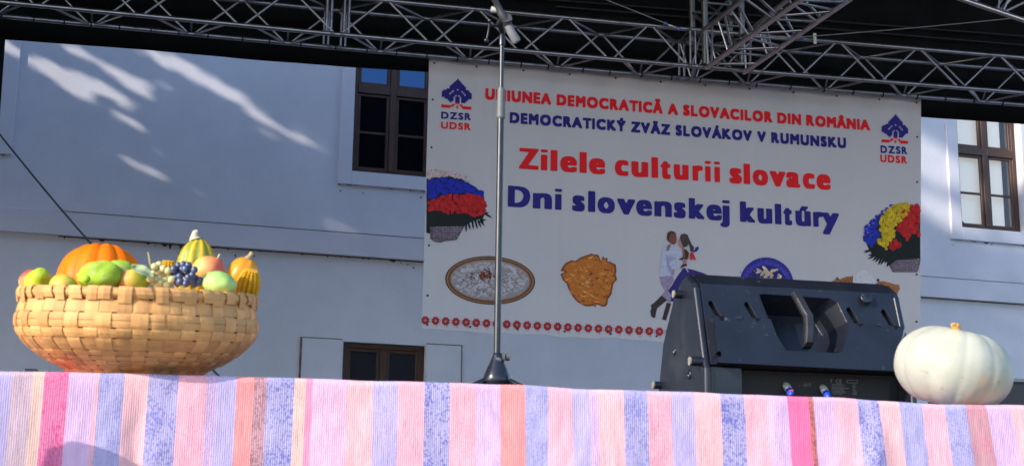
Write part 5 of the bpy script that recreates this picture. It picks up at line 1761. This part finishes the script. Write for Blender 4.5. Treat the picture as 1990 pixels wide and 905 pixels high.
# handle
k = MB()
hp = [rp(1546, 569, -.006), rp(1553, 582, .004), rp(1566, 606, .012), rp(1571, 614, .014), rp(1572, 630, .014), rp(1572, 655, .012), rp(1571, 668, .004), rp(1567, 676, -.008)]
vs = []
hsx = Vector((1, 0, 0)) * 9.0 * scale_at(1570, 620, 3.76)
for q in hp:
    for (a, b) in ((-1, .25), (-.7, 1), (.7, 1), (1, .25), (1, -.8), (-1, -.8)):
        vs.append(q + hsx * a + RN * (.011 * b))
n = len(hp)
fs = [(i * 6 + j, i * 6 + (j + 1) % 6, (i + 1) * 6 + (j + 1) % 6, (i + 1) * 6 + j) for i in range(n - 1) for j in range(6)]
fs += [list(range(6))[::-1], [6 * (n - 1) + j for j in range(6)]]
k.add(vs, fs)
obj('handle', k, mat('worn_handle_plastic', (.016, .016, .019), .4, var=.3, vscale=25, bump=.1, bscale=90), mon, bevel=.003, seg=3)
# cheeks
def cheek(x, dx, name='side_cheek'):
    pts = [(1334, 533), (1325, 543), (1318, 556), (1307, 585), (1297, 627), (1288, 665), (1282, 724), (1279, 757)]
    yz = [(PX(a, b, xLo).y, PX(a, b, xLo).z) for a, b in pts]
    yz += [(yz[-1][0] - .002, ZS + .012), (YR0 + .004, ZS + .012), (YR0 + .004, zr0 - .01), (YR0 + .020, zr0 + .02), (YR1 + .006, zr1 - .012), (YR1 + .018, zr1 + .003)]
    k = MB(); k.prism([(x, y, z) for y, z in yz], (dx, 0, 0))
    return obj(name, k, BLKP, mon, bevel=.008, seg=3)
ck = cheek(xLo, CH)
cheek(xRo - CH, CH)
PAD = mat('pale_rubber', (.22, .20, .16), .8, var=.25, vscale=60)
def stud(px, py, r, ln, cap=True):
    q = PX(px, py, xLo)
    k = MB(); k.tube([q + Vector((.003, 0, 0)), q + Vector((-ln, 0, 0))], r, 16)
    o = obj('foot', k, BLKP, ck)
    return q
for (a, b, r, ln) in ((1325, 572, .0115, .022), (1284, 748, .011, .020), (1364, 702, .0125, .030)):
    q = PX(a, b, xLo) if a < 1350 else Vector((xLo, YR0 + .03, P(1364, 702, YR0 + .03).z))
    k = MB(); k.tube([q + Vector((.003, 0, 0)), q + Vector((-ln, 0, 0))], r, 18)
    ft = obj('foot', k, BLKP, mon)
    k = MB(); k.tube([q + Vector((-ln - .0002, 0, 0)), q + Vector((-ln - .004, 0, 0))], r * .92, 18)
    k.tube([q + Vector((-ln - .003, 0, 0)), q + Vector((-ln - .0046, 0, 0))], r * .25, 8)
    obj('rubber_pad', k, PAD, ft)
for (a, b, r) in ((1311, 682, .011), (1340, 727, .013)):
    q = PX(a, b, xLo)
    k = MB()
    k.lathe([(r * .5, -.004), (r * .55, .001), (r, .003), (r * 1.1, .0), (r * 1.1, -.004)], q + Vector((-.001, 0, 0)), 18, Matrix.Rotation(-pi / 2, 3, 'Y'))
    obj('socket', k, BLKP, mon)
# round badge at the top right
k = MB()
q = rp(1684, 578, .002)
k.lathe([(.017, -.004), (.017, .0005), (.014, .0025), (.010, .002), (.009, .003), (.001, .003)], q, 24, RN.to_track_quat('Z', 'Y').to_matrix())
obj('badge', k, BLKP, mon)
for (a, b) in ((1437, 617), (1707, 630)):
    k = MB(); q = rp(a, b, .023)
    k.box(q + Vector((-.006, -.003, -.004)), q + Vector((.006, .003, .004)))
    obj('panel_clip', k, BLKP, mon)
# connector plate with print
IOY = 3.792
k = MB(); k.box((rp(1455, 740).x, IOY, ZS + .016), (xRo - .05, IOY + .004, zr0 - .006)); obj('connector_plate', k, mat('matt_black', (.006, .006, .006), .6), mon)
k = MB(); k.box((xLo + CH, YR0 + .014, ZS + .055), (rp(1450, 740).x, YR0 + .075, zr0 - .004)); obj('lower_left_block', k, BLKP, mon, bevel=.004)
k = MB()
k.box((xLo + CH, YR0 + .02, ZS + .012), (xLo + CH + .03, YR0 + .08, ZS + .054)); k.box((rp(1440, 740).x, YR0 + .02, ZS + .012), (rp(1450, 740).x, YR0 + .08, ZS + .054))
obj('leg_foot', k, BLKP, mon)
k = MB()
def io(px, py): return P(px, py, IOY - .0015)
def bar(k, x0_, y0_, x1_, y1_):
    k.add([io(x0_, y1_), io(x1_, y1_), io(x1_, y0_), io(x0_, y0_)], [(0, 1, 2, 3)])
for r_ in range(8):
    y = 745.5 + r_ * 2.7
    bar(k, 1616, y, 1616 + random.uniform(20, 34), y + .7)
    bar(k, 1657, y + 1, 1657 + random.uniform(5, 9), y + 1.7)
bar(k, 1646, 737.5, 1667, 738.3); bar(k, 1646, 743, 1667, 743.8); bar(k, 1646, 738.3, 1646.8, 743); bar(k, 1666.2, 738.3, 1667, 743)
for q in range(16):
    x, y = random.uniform(1549, 1576), random.uniform(742, 749)
    bar(k, x, y, x + random.uniform(.8, 2.4), y + random.uniform(.5, 1.6))
obj('plate_print', k, mat('grey_print', (.20, .20, .20), .6), mon, recalc=False)
def small_text(body, px, py, h):
    cu = bpy.data.curves.new('t', 'FONT'); cu.body = body; cu.size = h
    o = bpy.data.objects.new('t', cu); COL.objects.link(o)
    dg = bpy.context.evaluated_depsgraph_get(); dg.update()
    me = bpy.data.meshes.new_from_object(o.evaluated_get(dg)); bpy.data.objects.remove(o)
    k = MB(); q = P(px, py, IOY - .0015)
    k.add([q + Vector((v.co.x, 0, v.co.y)) for v in me.vertices], [list(p_.vertices) for p_ in me.polygons])
    obj('plate_lettering', k, mat('grey_print'), mon, recalc=False)
small_text('CE', 1624, 743.5, 10 * scale_at(1630, 740, IOY))
small_text('T', 1613, 743, 9 * scale_at(1630, 740, IOY))
# two plugs with their cables
def plug(px, py, px2, py2, label, mark):
    a = P(px, py, IOY - .004); b = P(px2, py2, IOY - .045)
    t = thing('speaker_plug', a, label, 'plug', None)
    d = (b - a)
    k = MB(); k.tube([a + Vector((0, .003, 0)), a + d * .12, a + d * .48, a + d * .5], [.009, .0105, .0105, .009], 16); obj('collar', k, mat('grey_plug', (.45, .45, .45), .4, metal=.3), t)
    k = MB(); k.tube([a + d * .47, a + d * .55, a + d * .9, a + d * 1.0], [.0095, .0105, .009, .006], 16); obj('sleeve', k, mat('blue_plug', (.02, .055, .42), .35), t)
    k = MB(); k.tube([a + d * .98, a + d * 1.25, a + d * 1.5 + Vector((.004, 0, -.03)), Vector((b.x + .01, b.y - .02, ZS + .009)), Vector((b.x + .12, b.y + .02, ZS + .009))], .0042, 10); obj('cable', k, BLK, t)
    if mark:
        k = MB(); c_ = a + d * .66; k.box(c_ + Vector((-.005, -.0125, -.004)), c_ + Vector((.005, -.0095, .005))); obj('tape', k, mat('pink_tape', (.55, .08, .20), .6), t)
plug(1528, 748, 1539, 768, 'blue speaker plug with a scrap of pink tape at the back of the monitor', True)
plug(1599, 752, 1611, 773, 'plain blue speaker plug at the back of the monitor nearer the white pumpkin', False)

# ------------------------------------------------------------------ black case behind the white pumpkin
k = MB()
cs = thing('equipment_case', (P(2060, 790, 4.4).x, 4.4, ZS), 'black equipment case behind the white pumpkin at the right edge', 'case')
zt = P(1980, 735.5, 4.4).z
k.box((P(1900, 760, 4.4).x, 4.4, ZS + .01), (P(2250, 760, 4.4).x, 4.75, zt)); obj('box', k, mat('black_laminate', (.012, .012, .014), .4, var=.2), cs, bevel=.006)
k = MB()
for zz in (zt - .012, ZS + .02):
    k.box((P(1898, 760, 4.4).x, 4.393, zz), (P(2252, 760, 4.4).x, 4.399, zz + .012))
obj('edge_rail', k, STEEL, cs, bevel=.002)
# little clamp lying at the back left of the basket
k = MB()
q = P(60, 719, 4.6)
cl_ = thing('cable_clamp', (q.x, 4.6, ZS), 'small chrome and black clamp standing on the stage left of the basket', 'clamp')
k.box((q.x - .02, 4.59, ZS + .004), (q.x + .02, 4.63, q.z + .004)); obj('block', k, CHROME, cl_, bevel=.003)
k = MB(); k.tube([(q.x + .022, 4.6, ZS + .03), (q.x + .05, 4.6, q.z)], .006, 8); k.tube([(q.x - .06, 4.6, q.z - .02), (q.x - .022, 4.6, q.z - .015)], .005, 8); obj('lever', k, BLK, cl_)

# ------------------------------------------------------------------ unseen post added at the left to cast a shadow on the cloth
q = P(255, 920, YE)
tp = q - SUN_T * 0.62
po = thing('shadow_post', (tp.x, tp.y, 0), 'unseen wooden post added in front of the stage to shade the cloth', 'post')
k = MB(); k.box((tp.x - .05, tp.y - .05, 0), (tp.x + .05, tp.y + .05, tp.z - .15)); obj('post', k, mat('post_wood', (.22, .13, .07), .7, var=.3, vscale=12, stretch=(6, 6, 1)), po, bevel=.006)
k = MB(); k.lathe([(.02, tp.z - .16), (.07, tp.z - .15), (.065, tp.z - .03), (.05, tp.z), (.005, tp.z + .01)], (tp.x, tp.y, 0), 24); obj('post_cap', k, STEEL, po)

# ------------------------------------------------------------------ turnbuckles at the cable ends
for (a, b, lab) in (((1290, 45), (1322, 58), 'small blue and silver turnbuckle tying a cable left of the tower head'), ((1536, 71), (1560, 73), 'small blue and silver turnbuckle tying a cable right of the hip truss')):
    A, B = P(*a, YT - .05), P(*b, YT - .05)
    t = thing('turnbuckle', A, lab, 'turnbuckle')
    d = B - A
    k = MB(); k.tube([A, A + d * .3, A + d * .35, A + d * .7, A + d * .75, B], [.004, .004, .010, .010, .004, .004], 8); obj('screw_body', k, mat('pale_metal', (.5, .5, .5), .4, metal=.6), t)
    for f_ in (.1, .88):
        k = MB(); c_ = A + d * f_; k.tube([c_ + Vector((cos(q) * .014, 0, sin(q) * .014)) for q in [2 * pi * i / 12 for i in range(13)]], .0045, 7); obj('shackle', k, mat('blue_shackle', (.02, .05, .30), .4), t)
